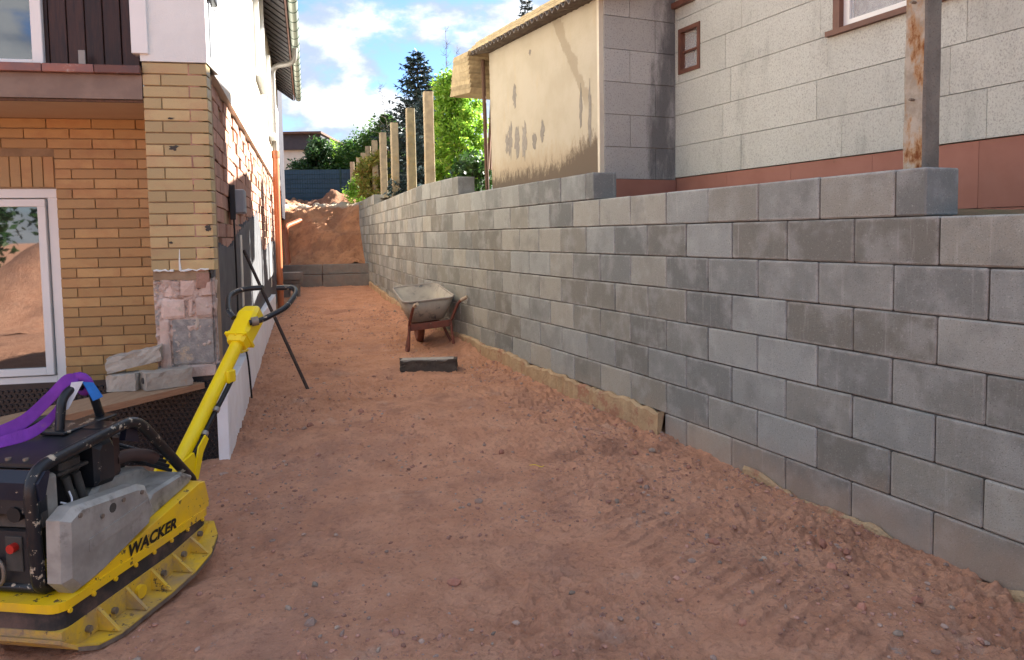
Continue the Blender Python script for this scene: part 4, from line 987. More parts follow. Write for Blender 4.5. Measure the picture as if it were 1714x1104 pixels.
MB(MF).prism([(-.09, .075), (0, .034), (.45, .026), (.62, .036), (.76, .066), (.90, .12), (.915, .16), (.6, .128), (-.09, .128)], .0, W2, 'y').build('pan_wall', 'yellowdirt', plate)
for s_ in (.10, .27, .44, .60, .745): MB(MF).add([(s_, .0, .125 + (.02 if s_ > .7 else 0)), (s_, -.095, zp(s_) + .02), (s_, .0, zp(s_) + .02), (s_ + .016, .0, .125 + (.02 if s_ > .7 else 0)), (s_ + .016, -.095, zp(s_) + .02), (s_ + .016, .0, zp(s_) + .02)],
                                              [(0, 1, 2), (5, 4, 3), (0, 3, 4, 1), (1, 4, 5, 2), (0, 2, 5, 3)]).build('gusset', 'yellowdirt', plate)
for s_ in (.04, .19, .355, .52, .68, .82):
    z = zp(s_) + .055
    MB(MF).tube([(s_, .0, z), (s_, -.018, z)], .014 if s_ != .355 else .03, 6 if s_ != .355 else 16).build('bolt', 'steel' if s_ != .355 else 'yellow', plate)
# rubber skirt, upper pan
def rrect(s0, s1, y0, y1, r, n=4):
    out = []
    for cx, cy, a0 in ((s1 - r, y1 - r, 0), (s0 + r, y1 - r, 90), (s0 + r, y0 + r, 180), (s1 - r, y0 + r, 270)):
        for k in range(n + 1): a = R(a0 + 90 * k / n); out.append((cx + r * math.cos(a), cy + r * math.sin(a)))
    return out
MB(MF).prism(rrect(-.085, .915, .004, W2 - .004, .05), .12, .206, 'z').build('rubber_skirt', 'rubber', pc)
up = MB(MF).prism(rrect(-.10, .93, -.006, W2 + .006, .055), .202, .238, 'z').build('upper_pan', 'yellow', pc)
MB(MF).prism([(.02, .236), (.20, .278), (.86, .385), (.905, .375), (.935, .27), (.93, .236)], .002, W2 - .002, 'y', .006).build('yellow_hood', 'yellow', pc)
for s_ in np.linspace(-.05, .85, 8): MB(MF).tube([(s_, -.003, .196), (s_, -.012, .196)], .010, 6).build('bolt', 'yellow', up)
# cast covers
cov = MB(MF).prism([(-.055, .30), (.0, .236), (.14, .243), (.47, .335), (.50, .40), (.455, .512), (.40, .535), (.02, .578), (-.045, .545)], -.004, .105, 'y', .025).build('gear_cover', 'alu', pc)
MB(MF).prism([(.07, .375), (.43, .408), (.43, .452), (.07, .425)], -.008, .03, 'y').build('cover_panel', 'alu', cov)
for s_, z in ((.03, .54), (.15, .49), (.28, .51), (.40, .50)): MB(MF).tube([(s_, .024, z), (s_, -.010, z)], .010, 8).build('bolt', 'steel', cov)
MB(MF).tube([(.215, .022, .50), (.215, -.006, .50)], .020, 12).build('plug', 'mortar', cov)
MB(MF).prism([(.50, .322), (.86, .388), (.885, .41), (.80, .455), (.53, .44), (.505, .41)], .05, .30, 'y', .02).build('rear_cover', 'alu', pc)
MB(MF).prism([(.30, .44), (.80, .44), (.72, .505), (.40, .545)], .20, .50, 'y', .02).build('engine_deck', 'alu', pc)
# roll cage
for y in (.125, .565):
    MB(MF).tube(roundpath([(.06, y - .01, .262), (-.045, y - .0, .262), (-.05, y + .012, .735), (.56, y, .792), (.985, y, .345), (.93, y, .30)], .10, 6), .026, 12).build('cage_tube', 'blackpaint', pc)
MB(MF).tube([(-.02, .115, .262), (-.02, .565, .262)], .022, 10).build('cage_bar', 'blackpaint', pc)
tp = MB(MF).prism([(.015, .728), (.44, .768), (.44, .782), (.015, .744)], .13, .55, 'y').build('top_plate', 'blackplain', pc)
for y in (.16, .24, .32, .40, .48): MB(MF).tube([(.05, y, .745), (.05, y, .756)], .012, 6).build('bolt', 'steel', tp)
MB(MF).prism([(.40, .766), (.50, .776), (.50, .79), (.40, .782)], .16, .54, 'y').build('rear_flange', 'blackpaint', pc)
MB(MF).prism([(-.045, .62), (-.02, .62), (.012, .722), (-.01, .728), (-.05, .69)], .10, .58, 'y').build('front_hood', 'navy', pc)
MB(MF).prism([(-.035, .56), (.02, .56), (.02, .62), (-.035, .62)], .13, .55, 'y').build('hood_lip', 'blackplain', pc)
MB(MF).prism([(.50, .70), (.60, .665), (.58, .74), (.52, .765)], .14, .17, 'y').build('gusset_plate', 'navy', pc)
eye = MB(MF).tube(roundpath([(.345, .34, .78), (.37, .34, .93), (.46, .34, .965), (.55, .34, .93), (.60, .34, .79)], .08, 5), .020, 12).build('lifting_eye', 'blackpaint', pc)
MB(MF).box(.30, .64, .28, .40, .775, .79, .004).build('eye_foot', 'blackpaint', eye)
# engine bay
MB(MF).box(.04, .72, .30, .50, .25, .70, .02).build('engine_block', 'blackplain', pc)
MB(MF).box(.02, .10, .14, .28, .50, .69, .015).build('battery_cover', 'alu', pc)
cyl = MB(MF).box(.18, .30, .20, .32, .63, .70, .01).build('cylinder_head', 'grime', pc)
MB(MF).box(.155, .33, .19, .31, .645, .66, .004).build('head_flange', 'grime', cyl)
for s_ in (.20, .26): MB(MF).tube([(s_, .20, .63), (s_ + .03, .19, .50)], .018, 10).build('pushrod_tube', 'grime', cyl)
MB(MF).prism([(.355, .53), (.47, .52), (.485, .70), (.46, .735), (.38, .735), (.355, .71)], .17, .36, 'y', .022).build('air_filter', 'blackplain', pc)
MB(MF).prism([(.475, .525), (.545, .525), (.545, .72), (.49, .735)], .20, .36, 'y', .015).build('silencer', 'exhaust', pc)
MB(MF).tube(smoothpath([(.53, .22, .60), (.60, .20, .60), (.68, .17, .575), (.73, .16, .545)]), .030, 12).build('exhaust_pipe', 'exhaust', pc)
for q in range(4): MB(MF).tube([(.64 + .02 * q, .30, .64 - .03 * q), (.80 + .02 * q, .16, .53 - .03 * q)], .010, 6).build('cooling_fin', 'blackplain', pc)
MB(MF).tube(smoothpath([(.10, .14, .56), (.125, .12, .545), (.15, .13, .555), (.16, .15, .585)]), .004, 6).build('white_hose', 'white', pc)
# front panel
fp = MB(MF).prism([(-.03, .28), (.0, .28), (.0, .49), (-.03, .49)], .14, .56, 'y').build('front_panel', 'blackplain', pc)
for y in (.20, .34): MB(MF).box(-.036, -.029, y, y + .075, .33, .47, .002).build('opening', 'mortar', fp)
MB(MF).tube([(-.036, .23, .43), (-.062, .23, .43)], .018, 12).build('red_cap', 'red', fp)
MB(MF).tube(smoothpath([(-.05, .36, .45), (-.055, .37, .40), (-.05, .36, .37), (-.05, .35, .41), (-.05, .36, .45)]), .008, 6).build('red_handle', 'red', fp)
MB(MF).tube([(-.05 + .004 * math.cos(a), .30 + .032 * math.cos(a), .33 + .05 * math.sin(a)) for a in np.linspace(0, 2 * math.pi, 17)[:-1]], .008, 6, closed=True).build('shackle', 'steel', fp)
for y, z, r_ in ((.22, .56, .03), (.34, .57, .036), (.44, .55, .03)): MB(MF).tube([(-.01, y, z), (-.045, y, z)], r_, 12).build('filler_cap', 'black', fp)
MB(MF).box(.0, .04, .14, .56, .49, .62, .005).build('grille', 'grime', fp)
# steering pole, head, handle
A0 = Vector((1.02, .34, .215)); A1 = Vector((1.89, .34, .957)); ax = (A1 - A0).normalized()
pole = MB(MF).tube([tuple(A0), tuple(A1)], .042, 18).build('steering_pole', 'yellowclean', pc)
for yy_, s0 in ((.27, 1.12), (.41, 1.12)):
    c = A0 + ax * .18; MB(MF).prism([(1.00, .20), (1.10, .19), (1.25, .34), (1.22, .42), (1.12, .40), (1.0, .27)], yy_ - .008, yy_ + .008, 'y').build('pole_bracket', 'yellowclean', pole)
MB(MF).box(.90, 1.06, .25, .43, .17, .235, .01).build('pivot', 'yellow', pole)
MB(MF).prism([(1.20, .27), (1.24, .26), (1.30, .40), (1.36, .46), (1.33, .49), (1.26, .44)], .255, .265, 'y').build('lever_arm', 'yellowclean', pole)
MB(MF).tube(smoothpath([(1.06, .30, .10), (1.10, .295, .27), (1.22, .295, .36), (1.45, .295, .54), (1.62, .29, .68), (1.72, .29, .76)]), .015, 8).build('hydraulic_hose', 'black', pole)
for t_ in (.45, .62): c = A0 + ax * t_; MB(MF).tube([(c.x, .287, c.z - .03), (c.x + .02, .287, c.z - .013)], .021, 8).build('hose_clip', 'zinc', pole)
c = A0 + ax * .86; MB(MF).box(c.x - .03, c.x + .05, .275, .305, c.z - .05, c.z + .03, .008).build('latch', 'yellowclean', pole)
nx_ = Vector((-ax.z, 0, ax.x))        # perpendicular to the pole, upwards
def hd(a, y, n_): p_ = A1 + ax * a + nx_ * n_; return (p_.x, .34 + y, p_.z)
hb = MB(MF); sec = [(-.04, .055, .05), (.0, .068, .062), (.02, .068, .062), (.20, .072, .072), (.26, .058, .052), (.285, .040, .030)]
v = []; 
for a, wy, wn in sec:
    for sy, sn in ((-1, -.7), (-.7, -1), (.7, -1), (1, -.7), (1, .7), (.7, 1), (-.7, 1), (-1, .7)): v.append(hd(a, wy * sy, wn * sn))
f = [(i * 8 + k, i * 8 + (k + 1) % 8, i * 8 + 8 + (k + 1) % 8, i * 8 + 8 + k) for i in range(5) for k in range(8)] + [tuple(range(8))[::-1], tuple(range(40, 48))]
head = hb.add(v, f).build('control_head', 'yellowclean', pc)
fl = MB(MF); v = [hd(a, .076 * sy, .07 * sn) for a in (.0, .018) for sy, sn in ((-1, -1), (1, -1), (1, 1), (-1, 1))]
fl.add(v, [(0, 3, 2, 1), (4, 5, 6, 7)] + [(k, (k + 1) % 4, 4 + (k + 1) % 4, 4 + k) for k in range(4)]).build('flange', 'yellowclean', head)
for sy in (-.055, 0, .055): MB(MF).tube([hd(-.008, sy, .06), hd(.028, sy, .06)], .009, 6).build('bolt', 'yellowclean', head)
MB(MF).tube([(1.93, .27, 1.075), (1.955, .235, 1.08)], .030, 12).build('grip_collar', 'steel', head)
MB(MF).tube(roundpath([(1.94, .40, 1.10), (1.97, .455, 1.145), (2.12, .535, 1.235), (2.30, .525, 1.265), (2.32, .385, 1.272)], .07, 5), .019, 10).build('handle_bar', 'blackpaint', head)
MB(MF).tube(roundpath([(1.92, .28, 1.07), (1.96, .21, 1.085), (2.10, .11, 1.15), (2.28, .115, 1.235), (2.35, .165, 1.27), (2.33, .285, 1.268)], .06, 5), .019, 10).build('handle_bar', 'blackpaint', head)
# lettering
def text_mesh(txt, size, fn, mat, parent, name, extr=.0, shear=.25, offs=0.02, space=1.0):
    cu = bpy.data.curves.new('lettering', 'FONT'); cu.body = txt; cu.size = 1; cu.shear = shear; cu.offset = offs; cu.space_character = space; cu.align_x = 'CENTER'; cu.align_y = 'CENTER'; cu.resolution_u = 3
    ob = bpy.data.objects.new('lettering_tmp', cu); COL.objects.link(ob); bpy.context.view_layer.update()
    me = ob.to_mesh(); V = [tuple(p.co) for p in me.vertices]; F = [tuple(p.vertices) for p in me.polygons]
    ob.to_mesh_clear(); bpy.data.objects.remove(ob); bpy.data.curves.remove(cu)
    mb = MB(); mb.v = [fn(x * size, y * size) for x, y, z in V]; mb.f = F; mb.sm = [False] * len(F); return mb.build(name, mat, parent)
ca_, sa_ = math.cos(R(-1.6)), math.sin(R(-1.6))
text_mesh('WACKER', .070, lambda x, y: MF(.468 + 1.17 * x * ca_ - y * sa_, -.0008, .2635 + 1.17 * x * sa_ + y * ca_), 'print', pc, 'lettering', shear=.22, offs=.045, space=1.02)
# purple lifting sling on the eye
sl_ = thing('lifting_sling', 'purple lifting sling with blue tag looped through the compactor eye', 'sling', MF(.45, .4, .8))
def ribbon(path, w, side, name, mat, par, th=.004):
    P = [Vector(p) for p in path]; S_ = [Vector(q).normalized() for q in side]; v = []
    for p, q in zip(P, S_): v += [tuple(p - q * w / 2), tuple(p + q * w / 2)]
    n0 = len(v); v += [(a, b, c - th) for a, b, c in v]; k = len(P); F = []
    for i in range(k - 1): a = 2 * i; F += [(a, a + 2, a + 3, a + 1), (n0 + a, n0 + a + 1, n0 + a + 3, n0 + a + 2), (a, n0 + a, n0 + a + 2, a + 2), (a + 1, a + 3, n0 + a + 3, n0 + a + 1)]
    return MB(MF).add(v, F, False).build(name, mat, par)
def sides(n, a, b): return [tuple(Vector(a).lerp(Vector(b), sstep(i / (n - 1), .25, .9))) for i in range(n)]
pa = smoothpath([(.47, .33, .985), (.43, .37, .985), (.38, .42, .915), (.29, .47, .835), (.19, .53, .800), (.09, .585, .782), (.03, .61, .778), (-.03, .64, .75), (-.065, .65, .66), (-.07, .65, .55)], 5)
ribbon(pa, .062, sides(len(pa), (.15, .25, 1), (.9, .35, .35)), 'strap', 'purple', sl_)
pb = smoothpath([(.46, .33, .978), (.42, .355, .955), (.36, .375, .855), (.27, .405, .80), (.18, .455, .785), (.10, .51, .775), (.05, .55, .778), (-.03, .60, .75), (-.062, .60, .64)], 5)
ribbon(pb, .052, sides(len(pb), (.3, .2, 1), (1, .6, .15)), 'strap', 'purple', sl_)
MB(MF).tube([(.46 + .004 * q, .34 + .042 * math.cos(a), .962 + .040 * math.sin(a)) for q, a in enumerate(np.linspace(-.3, 2 * math.pi - .3, 14))], .013, 8, flat=1.6).build('strap_knot', 'purple', sl_)
MB(MF).add([(.44, .29, .985), (.475, .265, .975), (.50, .24, .905), (.455, .255, .895)], [(0, 1, 2, 3)]).add([(.442, .294, .982), (.477, .269, .972), (.502, .244, .902), (.457, .259, .892)], [(3, 2, 1, 0)]).build('blue_label', 'blue', sl_)
MB(MF).add([(.42, .33, .985), (.45, .295, .985), (.40, .335, .87), (.385, .35, .86)], [(0, 1, 2, 3)]).add([(.423, .334, .985), (.453, .299, .985), (.403, .339, .87), (.388, .354, .86)], [(3, 2, 1, 0)]).build('white_label', 'white', sl_)
def onstrap(x, y):
    s_ = .20 - (x) * .82; k = (s_)
    base = Vector((.14, .578, .789)); d = (Vector((.05, .615, .777)) - Vector((.26, .512, .856))).normalized(); sd_ = Vector((.55, .3, .68)).normalized()
    return MF(*(base + d * x + sd_ * y + Vector((-.004, -.008, .004))))
text_mesh('1000 kg', .032, lambda x, y: onstrap(x, -y * -1), 'print', sl_, 'lettering', shear=0, offs=.01, space=1.1)

# ------------------------------------------------------------------ wheelbarrow
wb = thing('wheelbarrow', 'old wheelbarrow with cement-stained tray and rusty red frame by the block wall', 'wheelbarrow', BF(.4, 0, .08))
RL = math.tan(R(4.0))
class BFr:
    def __call__(s, x, y, z): return BF(x, y, z - RL * y)
BT = BFr()
def tray_ring(x0, x1, w0, w1, r, zf, n=5):
    out = []
    for cx, cy, a0 in ((x1 - r, w1 - r, 0), (x0 + r, w0 - r, 90), (x0 + r, -w0 + r, 180), (x1 - r, -w1 + r, 270)):
        for k in range(n + 1): a = R(a0 + 90 * k / n); x, y = cx + r * math.cos(a), cy + r * math.sin(a); out.append((x, y, zf(x)))
    return out
rim = lambda x: .755 + .124 * x
rings = [tray_ring(0, 1.06, .355, .335, .12, rim), tray_ring(.05, .86, .30, .27, .13, lambda x: .58 + .10 * x), tray_ring(.11, .66, .235, .215, .12, lambda x: .455 + .03 * x), tray_ring(.18, .58, .16, .15, .10, lambda x: .445 + .03 * x)]
ins = [tray_ring(.008, 1.052, .347, .327, .12, rim), tray_ring(.058, .852, .292, .262, .13, lambda x: .585 + .10 * x), tray_ring(.118, .652, .228, .208, .12, lambda x: .463 + .03 * x), tray_ring(.18, .58, .16, .15, .10, lambda x: .453 + .03 * x)]
n = len(rings[0]); v = [p for r_ in rings for p in r_] + [p for r_ in ins for p in r_]; f = []
for k in range(3):
    for i in range(n):
        j = (i + 1) % n; f.append((k * n + i, (k + 1) * n + i, (k + 1) * n + j, k * n + j)); o = 4 * n; f.append((o + k * n + i, o + k * n + j, o + (k + 1) * n + j, o + (k + 1) * n + i))
for i in range(n): j = (i + 1) % n; f.append((i, j, 4 * n + j, 4 * n + i))
f += [tuple(range(3 * n, 4 * n))[::-1], tuple(range(7 * n, 8 * n))]
tr = MB(BT).add(v, f, True).build('tray', 'traym', wb)
MB(BT).tube([(p[0], p[1], p[2]) for p in rings[0]], .013, 8, closed=True).build('rim', 'kerbtop', tr)
for s_ in (1, -1):
    w = .26 if s_ > 0 else .27
    tip = (-.26, .235, .745) if s_ > 0 else (-.20, -.45, .755)
    MB(BT).tube(roundpath([(.62, s_ * .10, .36), (.10, s_ * .27, .42), (.02, s_ * .29, .44), ((-.13, .255, .70) if s_ > 0 else (-.09, -.375, .70)), tip], .07, 5), .020, 10).build('handle', 'redframe', wb)
    q = Vector(tip); p_ = Vector((-.13, .255, .70) if s_ > 0 else (-.09, -.375, .70)); d = (q - p_).normalized()
    MB(BT).tube([tuple(q - d * .09), tuple(q + d * .02)], .025, 10).build('grip', 'grip', wb)
    MB(BT).tube(roundpath([(.03, s_ * .285, .44), (-.03, s_ * .31, .095), (.10, s_ * .325, .09), (.30, s_ * .22, .40)], .07, 5), .019, 8).build('leg', 'redframe', wb)
MB(BT).box(.0, .03, -.27, .27, .365, .455, .005).build('cross_plate', 'redframe', wb)
MB(BT).box(.10, .62, -.19, .19, .405, .43, .004).build('bearer', 'redframe', wb)
wh = MB(BT); wc = (.78, 0, .275); v = []; nseg = 20
tyre = MB(BT).tube([(wc[0] + .145 * math.cos(a), 0, wc[2] + .145 * math.sin(a)) for a in np.linspace(0, 2 * math.pi, 25)[:-1]], .052, 10, closed=True).build('wheel', 'tyre', wb)
MB(BT).tube([(wc[0], -.03, wc[2]), (wc[0], .03, wc[2])], .11, 16).build('hub', 'redframe', tyre)
MB(BT).tube([(wc[0], -.13, wc[2]), (wc[0], .13, wc[2])], .012, 8).build('axle', 'steel', tyre)
for s_ in (1, -1): MB(BT).tube([(.60, s_ * .11, .36), (wc[0], s_ * .10, wc[2])], .016, 8).build('fork', 'redframe', wb)
# stone block in front of it
SB = Frame(-1.0, 8.42, R(3))
st = rubble(SB, .66, .20, .15, 'long dark quarried stone block lying in front of the wheelbarrow', seed=9, amp=2.6, mat='kerb', z=.02, name='stone_block')
MB(SB).prism([(-.32, -.095), (-.1, -.075), (.1, -.09), (.29, -.08), (.30, .08), (-.31, .085)], .160, .180, 'z').build('pale_top', 'kerbtop', st)

# ------------------------------------------------------------------ loose stones
def stone_mesh(rr, r, cx, cy, cz, fl=.7):
    t = (1 + 5 ** .5) / 2; V = [(-1, t, 0), (1, t, 0), (-1, -t, 0), (1, -t, 0), (0, -1, t), (0, 1, t), (0, -1, -t), (0, 1, -t), (t, 0, -1), (t, 0, 1), (-t, 0, -1), (-t, 0, 1)]
    k = 1 / math.hypot(1, t); sx, sy, sz = rr.uniform(.7, 1.35), rr.uniform(.6, 1.1), rr.uniform(.45, .9) * fl / .7; a = rr.uniform(0, 6.28); ca, sn = math.cos(a), math.sin(a)
    out = []
    for x, y, z in V:
        q = r * k * rr.uniform(.78, 1.15); x, y, z = x * q * sx, y * q * sy, z * q * sz; out.append((cx + ca * x - sn * y, cy + sn * x + ca * y, cz + z))
    return out
IF = [(0, 11, 5), (0, 5, 1), (0, 1, 7), (0, 7, 10), (0, 10, 11), (1, 5, 9), (5, 11, 4), (11, 10, 2), (10, 7, 6), (7, 1, 8), (3, 9, 4), (3, 4, 2), (3, 2, 6), (3, 6, 8), (3, 8, 9), (4, 9, 5), (2, 4, 11), (6, 2, 10), (8, 6, 7), (9, 8, 1)]
rr = random.Random(5); pts = []
while len(pts) < 17000:
    y = 2.2 + (rr.random() ** 1.9) * 14; x0 = np.interp(y, [2, 5.2, 5.3, 16], [-1.9, -2.2, -2.15, -5.2]); x1 = RW.o[0] + (y - RW.o[1]) * math.tan(-AR)
    u = rr.random(); u = (1 - (1 - u) ** 1.8) if rr.random() < .65 else (u ** 1.6 if rr.random() < .5 else u)
    pts.append((x0 + (x1 - .03 - x0) * u, y))
pts = np.array(pts); keep_ = (1.6 * fbm(pts[:, 0] * 1.9, pts[:, 1] * 1.9, 4) + RNG.uniform(-.45, .45, len(pts))) > .02; pts = pts[keep_]
# keep stones out of the compactor's footprint
ms = (pts[:, 0] - MF.o[0]) * MF.c + (pts[:, 1] - MF.o[1]) * MF.s; ml = -(pts[:, 0] - MF.o[0]) * MF.s + (pts[:, 1] - MF.o[1]) * MF.c
pts = pts[~((ms > -.15) & (ms < 1.0) & (ml > -.13))]
zz = ghigh(pts[:, 0], pts[:, 1]); mb = MB()
for (x, y), z in zip(pts, zz):
    r = .0034 + .012 * rr.random() ** 4.5 + (.016 * rr.random() if rr.random() < .03 else 0) + .0003 * y
    mb.add(stone_mesh(rr, r, x, y, z + r * .15), IF)
kind(mb.build('gravel', 'pebble'), 'stuff', 'scattered red and grey pebbles and crumbs over the soil', 'gravel')
M['redstone'] = simple('red_sandstone', (.44, .21, .15), (.36, .165, .115), scale=20, rough=.95, bump=.6, bscale=80, vary=.2)
M['greystone'] = simple('grey_stone', (.38, .30, .24), (.30, .235, .185), scale=25, rough=.9, bump=.5, bscale=80, vary=.2)
big = [(x, y, r, c) for x, y, r, c in [(-.30, 3.35, .035, 0), (.62, 4.35, .024, 1), (1.05, 3.75, .030, 0), (.25, 3.2, .018, 1), (-.95, 3.30, .020, 1), (-1.0, 3.05, .016, 1), (1.55, 3.45, .028, 0), (1.5, 3.05, .034, 0), (1.8, 3.15, .030, 0), (.95, 2.95, .026, 0), (1.55, 2.85, .022, 1), (.3, 5.0, .020, 0), (-.1, 5.35, .03, 0), (-1.4, 6.5, .03, 0), (-1.75, 6.1, .03, 0), (-1.2, 7.2, .025, 0), (.9, 5.3, .03, 0), (1.02, 5.28, .024, 1), (.55, 5.6, .02, 1), (-.55, 2.75, .014, 1), (1.2, 4.9, .026, 0), (.85, 6.0, .025, 0), (1.25, 3.55, .02, 1), (-.75, 2.9, .015, 1), (-.2, 2.62, .017, 1), (.15, 2.72, .02, 0), (1.62, 3.72, .03, 0), (1.70, 3.62, .026, 0)]]
for x, y, r, c in big:
    z = float(ghigh(np.array([x]), np.array([y]))[0]); o = MB().add(stone_mesh(rr, r, x, y, z + r * .2, .8), IF).build('stone', 'greystone' if c else 'redstone')
    tag(o, 'small grey stone lying loose on the red soil' if c else 'reddish sandstone lump lying loose on the red soil', 'stone', 'grey stones on the soil' if c else 'red sandstone lumps on the soil')
sg = MB().tube(smoothpath([(.10, 4.92, .02), (.14, 4.91, .025), (.18, 4.88, .02), (.20, 4.90, .02)]), .0022, 5).build('yellow_string', 'yellowclean'); tag(sg, 'short scrap of yellow string lying on the soil', 'string')

# ------------------------------------------------------------------ far end: privacy fence, house, trees
FY = 30.2; FF = Frame(-6.9, FY, R(184))
pf = thing('privacy_fence', 'dark blue privacy fence panels across the far end of the lane', 'fence', FF(1.2, 0, 2.9))
for a, b in ((-.62, .13), (.17, 2.9)):
    for k in range(7):
        z0 = 3.08 + k * .192; MB(FF).box(a, b, -.008 - .004 * (k % 2), .006, z0, z0 + .188).build('strip', 'fence', pf)
wires = MB(FF)
for x in np.arange(-.6, 2.9, .1): wires.tube([(x, .016, 3.05), (x, .016, 4.44)], .004, 4, False)
for k in range(8): wires.tube([(-.62, .02, 3.08 + k * .192), (2.9, .02, 3.08 + k * .192)], .005, 4, False)
kind(wires.build('wire_mesh', 'fencewire', pf), 'stuff')
MB(FF).box(.13, .17, -.02, .03, 2.9, 4.5).build('fence_post', 'fencewire', pf)
gp = MB(Frame(*FF(-.78, .3, 0)[:2], .2)).tube([(0, 0, 2.8), (.0, 0, 4.55)], .06, 10).build('wooden_post', 'greypost'); tag(gp, 'round grey wooden post at the right end of the blue privacy fence', 'post')
fh = thing('far_house', 'white brick house with dark roof beyond the blue privacy fence', 'house', (-11, 37, 3))
MB().box(-16, -9.6, 36.5, 43, 2.9, 6.0).build('wall', 'housew', fh)
MB().box(-16.2, -9.4, 36.3, 43.2, 6.0, 6.75).build('eave', 'slate', fh); MB().box(-16.2, -9.3, 36.0, 43.4, 6.75, 6.85).build('roof', 'roof2', fh)
fw_ = MB().box(-10.42, -9.75, 36.44, 36.52, 3.7, 5.4).build('window', 'glass', fh); MB().box(-10.48, -10.42, 36.40, 36.52, 3.65, 5.45).build('frame', 'slate', fw_)

def leaves(mb, pts, size, rr, asp=.5, droop=0., dirs=None):
    """small pointed leaf faces at pts"""
    for i, p in enumerate(pts):
        s = size * rr.uniform(.6, 1.3)
        if dirs is None:
            u = Vector((rr.gauss(0, 1), rr.gauss(0, 1), rr.gauss(0, .7) - droop)); w = Vector((rr.gauss(0, 1), rr.gauss(0, 1), rr.gauss(0, 1)))
        else: u = Vector(dirs[i]) + Vector((rr.gauss(0, .45), rr.gauss(0, .45), rr.gauss(0, .45))); w = Vector((rr.gauss(0, 1), rr.gauss(0, 1), rr.gauss(0, 1)))
        u.normalize(); w = (w - u * w.dot(u)); w.normalize(); P = Vector(p)
        a, b, c, d = P, P + u * s * .5 + w * s * asp * .5, P + u * s, P + u * s * .5 - w * s * asp * .5
        mb.add([tuple(a), tuple(b), tuple(c), tuple(d)], [(0, 1, 2, 3)])
def branch_tree(name, label, cat, base, h, spread, leafm, nleaf, lsize, seed, clumps=40, trunk=.06, low=.15, shape=lambda t: math.sin(math.pi * min(1, max(0, t * .9 + .1))) ** .6, clr=.28, barkm='bark', asp=.5, group=None, droop=0.):
    rr = random.Random(seed); t = thing(name, label, cat, base, group); B = Vector(base)
    tr = MB(); top = B + Vector((rr.uniform(-.1, .1), rr.uniform(-.1, .1), h * .92))
    tr.tube([tuple(B), tuple(B.lerp(top, .5) + Vector((rr.uniform(-.05, .05), 0, 0))), tuple(top)], [trunk, trunk * .6, trunk * .12], 7)
    crown = MB(); per = nleaf // clumps
    for c in range(clumps):
        f_ = low + (1 - low) * (c + rr.random()) / clumps; a = rr.uniform(0, 6.283); rad = spread * shape(f_) * (rr.random() ** .45)
        P = B + Vector((math.cos(a) * rad, math.sin(a) * rad, h * f_)); Q = B.lerp(top, max(.05, f_ - .2))
        tr.tube([tuple(Q), tuple(Q.lerp(P, .55) + Vector((0, 0, .05))), tuple(P)], [trunk * .3, trunk * .2, trunk * .06], 4, False)
        cr = clr * spread * rr.uniform(.6, 1.35); pts_ = []
        for _ in range(per):
            q = Vector((rr.gauss(0, 1), rr.gauss(0, 1), rr.gauss(0, .8))); q = q.normalized() * cr * rr.random() ** .5; pts_.append(P + q)
        leaves(crown, pts_, lsize, rr, asp, droop)
    tr.build('trunk', barkm, t); kind(crown.build('crown', leafm, t), 'stuff'); return t
def conifer(name, label, base, h, spread, leafm, seed, whorls=22, perw=9, lsize=.12, dens=24, group=None, bare=0.):
    rr = random.Random(seed); t = thing(name, label, 'tree', base, group); B = Vector(base); tr = MB(); cr = MB()
    tr.tube([tuple(B), tuple(B + Vector((.03, 0, h * .6))), tuple(B + Vector((.05, .02, h)))], [.09, .05, .008], 7)
    for w in range(whorls):
        f_ = .06 + .94 * w / whorls; L = spread * (1 - f_) ** .8 + .06
        for k in range(perw):
            if rr.random() < .22: continue
            a = rr.uniform(0, 6.283); l_ = L * rr.uniform(.55, 1.15); P0 = B + Vector((0, 0, h * f_)); d = Vector((math.cos(a), math.sin(a), -.12 + .35 * f_)); P1 = P0 + d * l_ + Vector((0, 0, .12 * l_))
            mid = P0.lerp(P1, .55) + Vector((0, 0, -.08 * l_)); tr.tube([tuple(P0), tuple(mid), tuple(P1)], [.014, .008, .003], 4, False)
            if rr.random() < bare: continue
            pts_, ds = [], []
            for q in range(int(dens * (l_ / spread + .25))):
                u = rr.random() ** .7; p = (P0.lerp(mid, u / .55) if u < .55 else mid.lerp(P1, (u - .55) / .45)); sd_ = rr.choice((-1, 1))
                pts_.append(p); ds.append(d * .7 + Vector((-d.y, d.x, 0)) * sd_ * .8 + Vector((0, 0, -.25)))
            leaves(cr, pts_, lsize * (1 - .35 * f_), rr, .32, 0, ds)
    tr.build('trunk', 'bark', t); kind(cr.build('crown', leafm, t), 'stuff'); return t
def at(x, Y): return (x - 857) / 1209 * Y
branch_tree('leafy_bush', 'big bright green leafy bush between the fence posts and the cream barn', 'bush', (at(772, 14.2), 14.2, 2.1), 2.62, .50, 'leaf_bright', 17000, .10, 1, 110, .05, .0, shape=lambda t: (.75 + .3 * math.sin(math.pi * t)) * (1 - .45 * max(0, t - .7) / .3), clr=.42, asp=.42, droop=.5)
branch_tree('ivy_bush', 'low dark green ivy bush at the foot of the cream barn corner', 'bush', (at(793, 12.6), 12.6, 2.0), .95, .45, 'leaf_dark', 2200, .09, 12, 30, .03, .05, clr=.35, asp=.75)
conifer('spruce_tree', 'tall thin dark spruce rising behind the fence posts', (at(705, 22), 22, 2.8), 4.35, 1.6, 'leaf_spruce', 3, 30, 15, .19, 46)
conifer('spruce_tree', 'blue-grey spruce behind the yellowish fence post', (at(722, 17.5), 17.5, 2.5), 2.5, .95, 'leaf_blue', 4, 20, 14, .16, 52)
conifer('spruce_tree', 'dark spruce tip showing above the barn roof', (at(888, 36), 36, 2.9), 10.6, 1.9, 'leaf_spruce', 14, 32, 11, .24, 36)
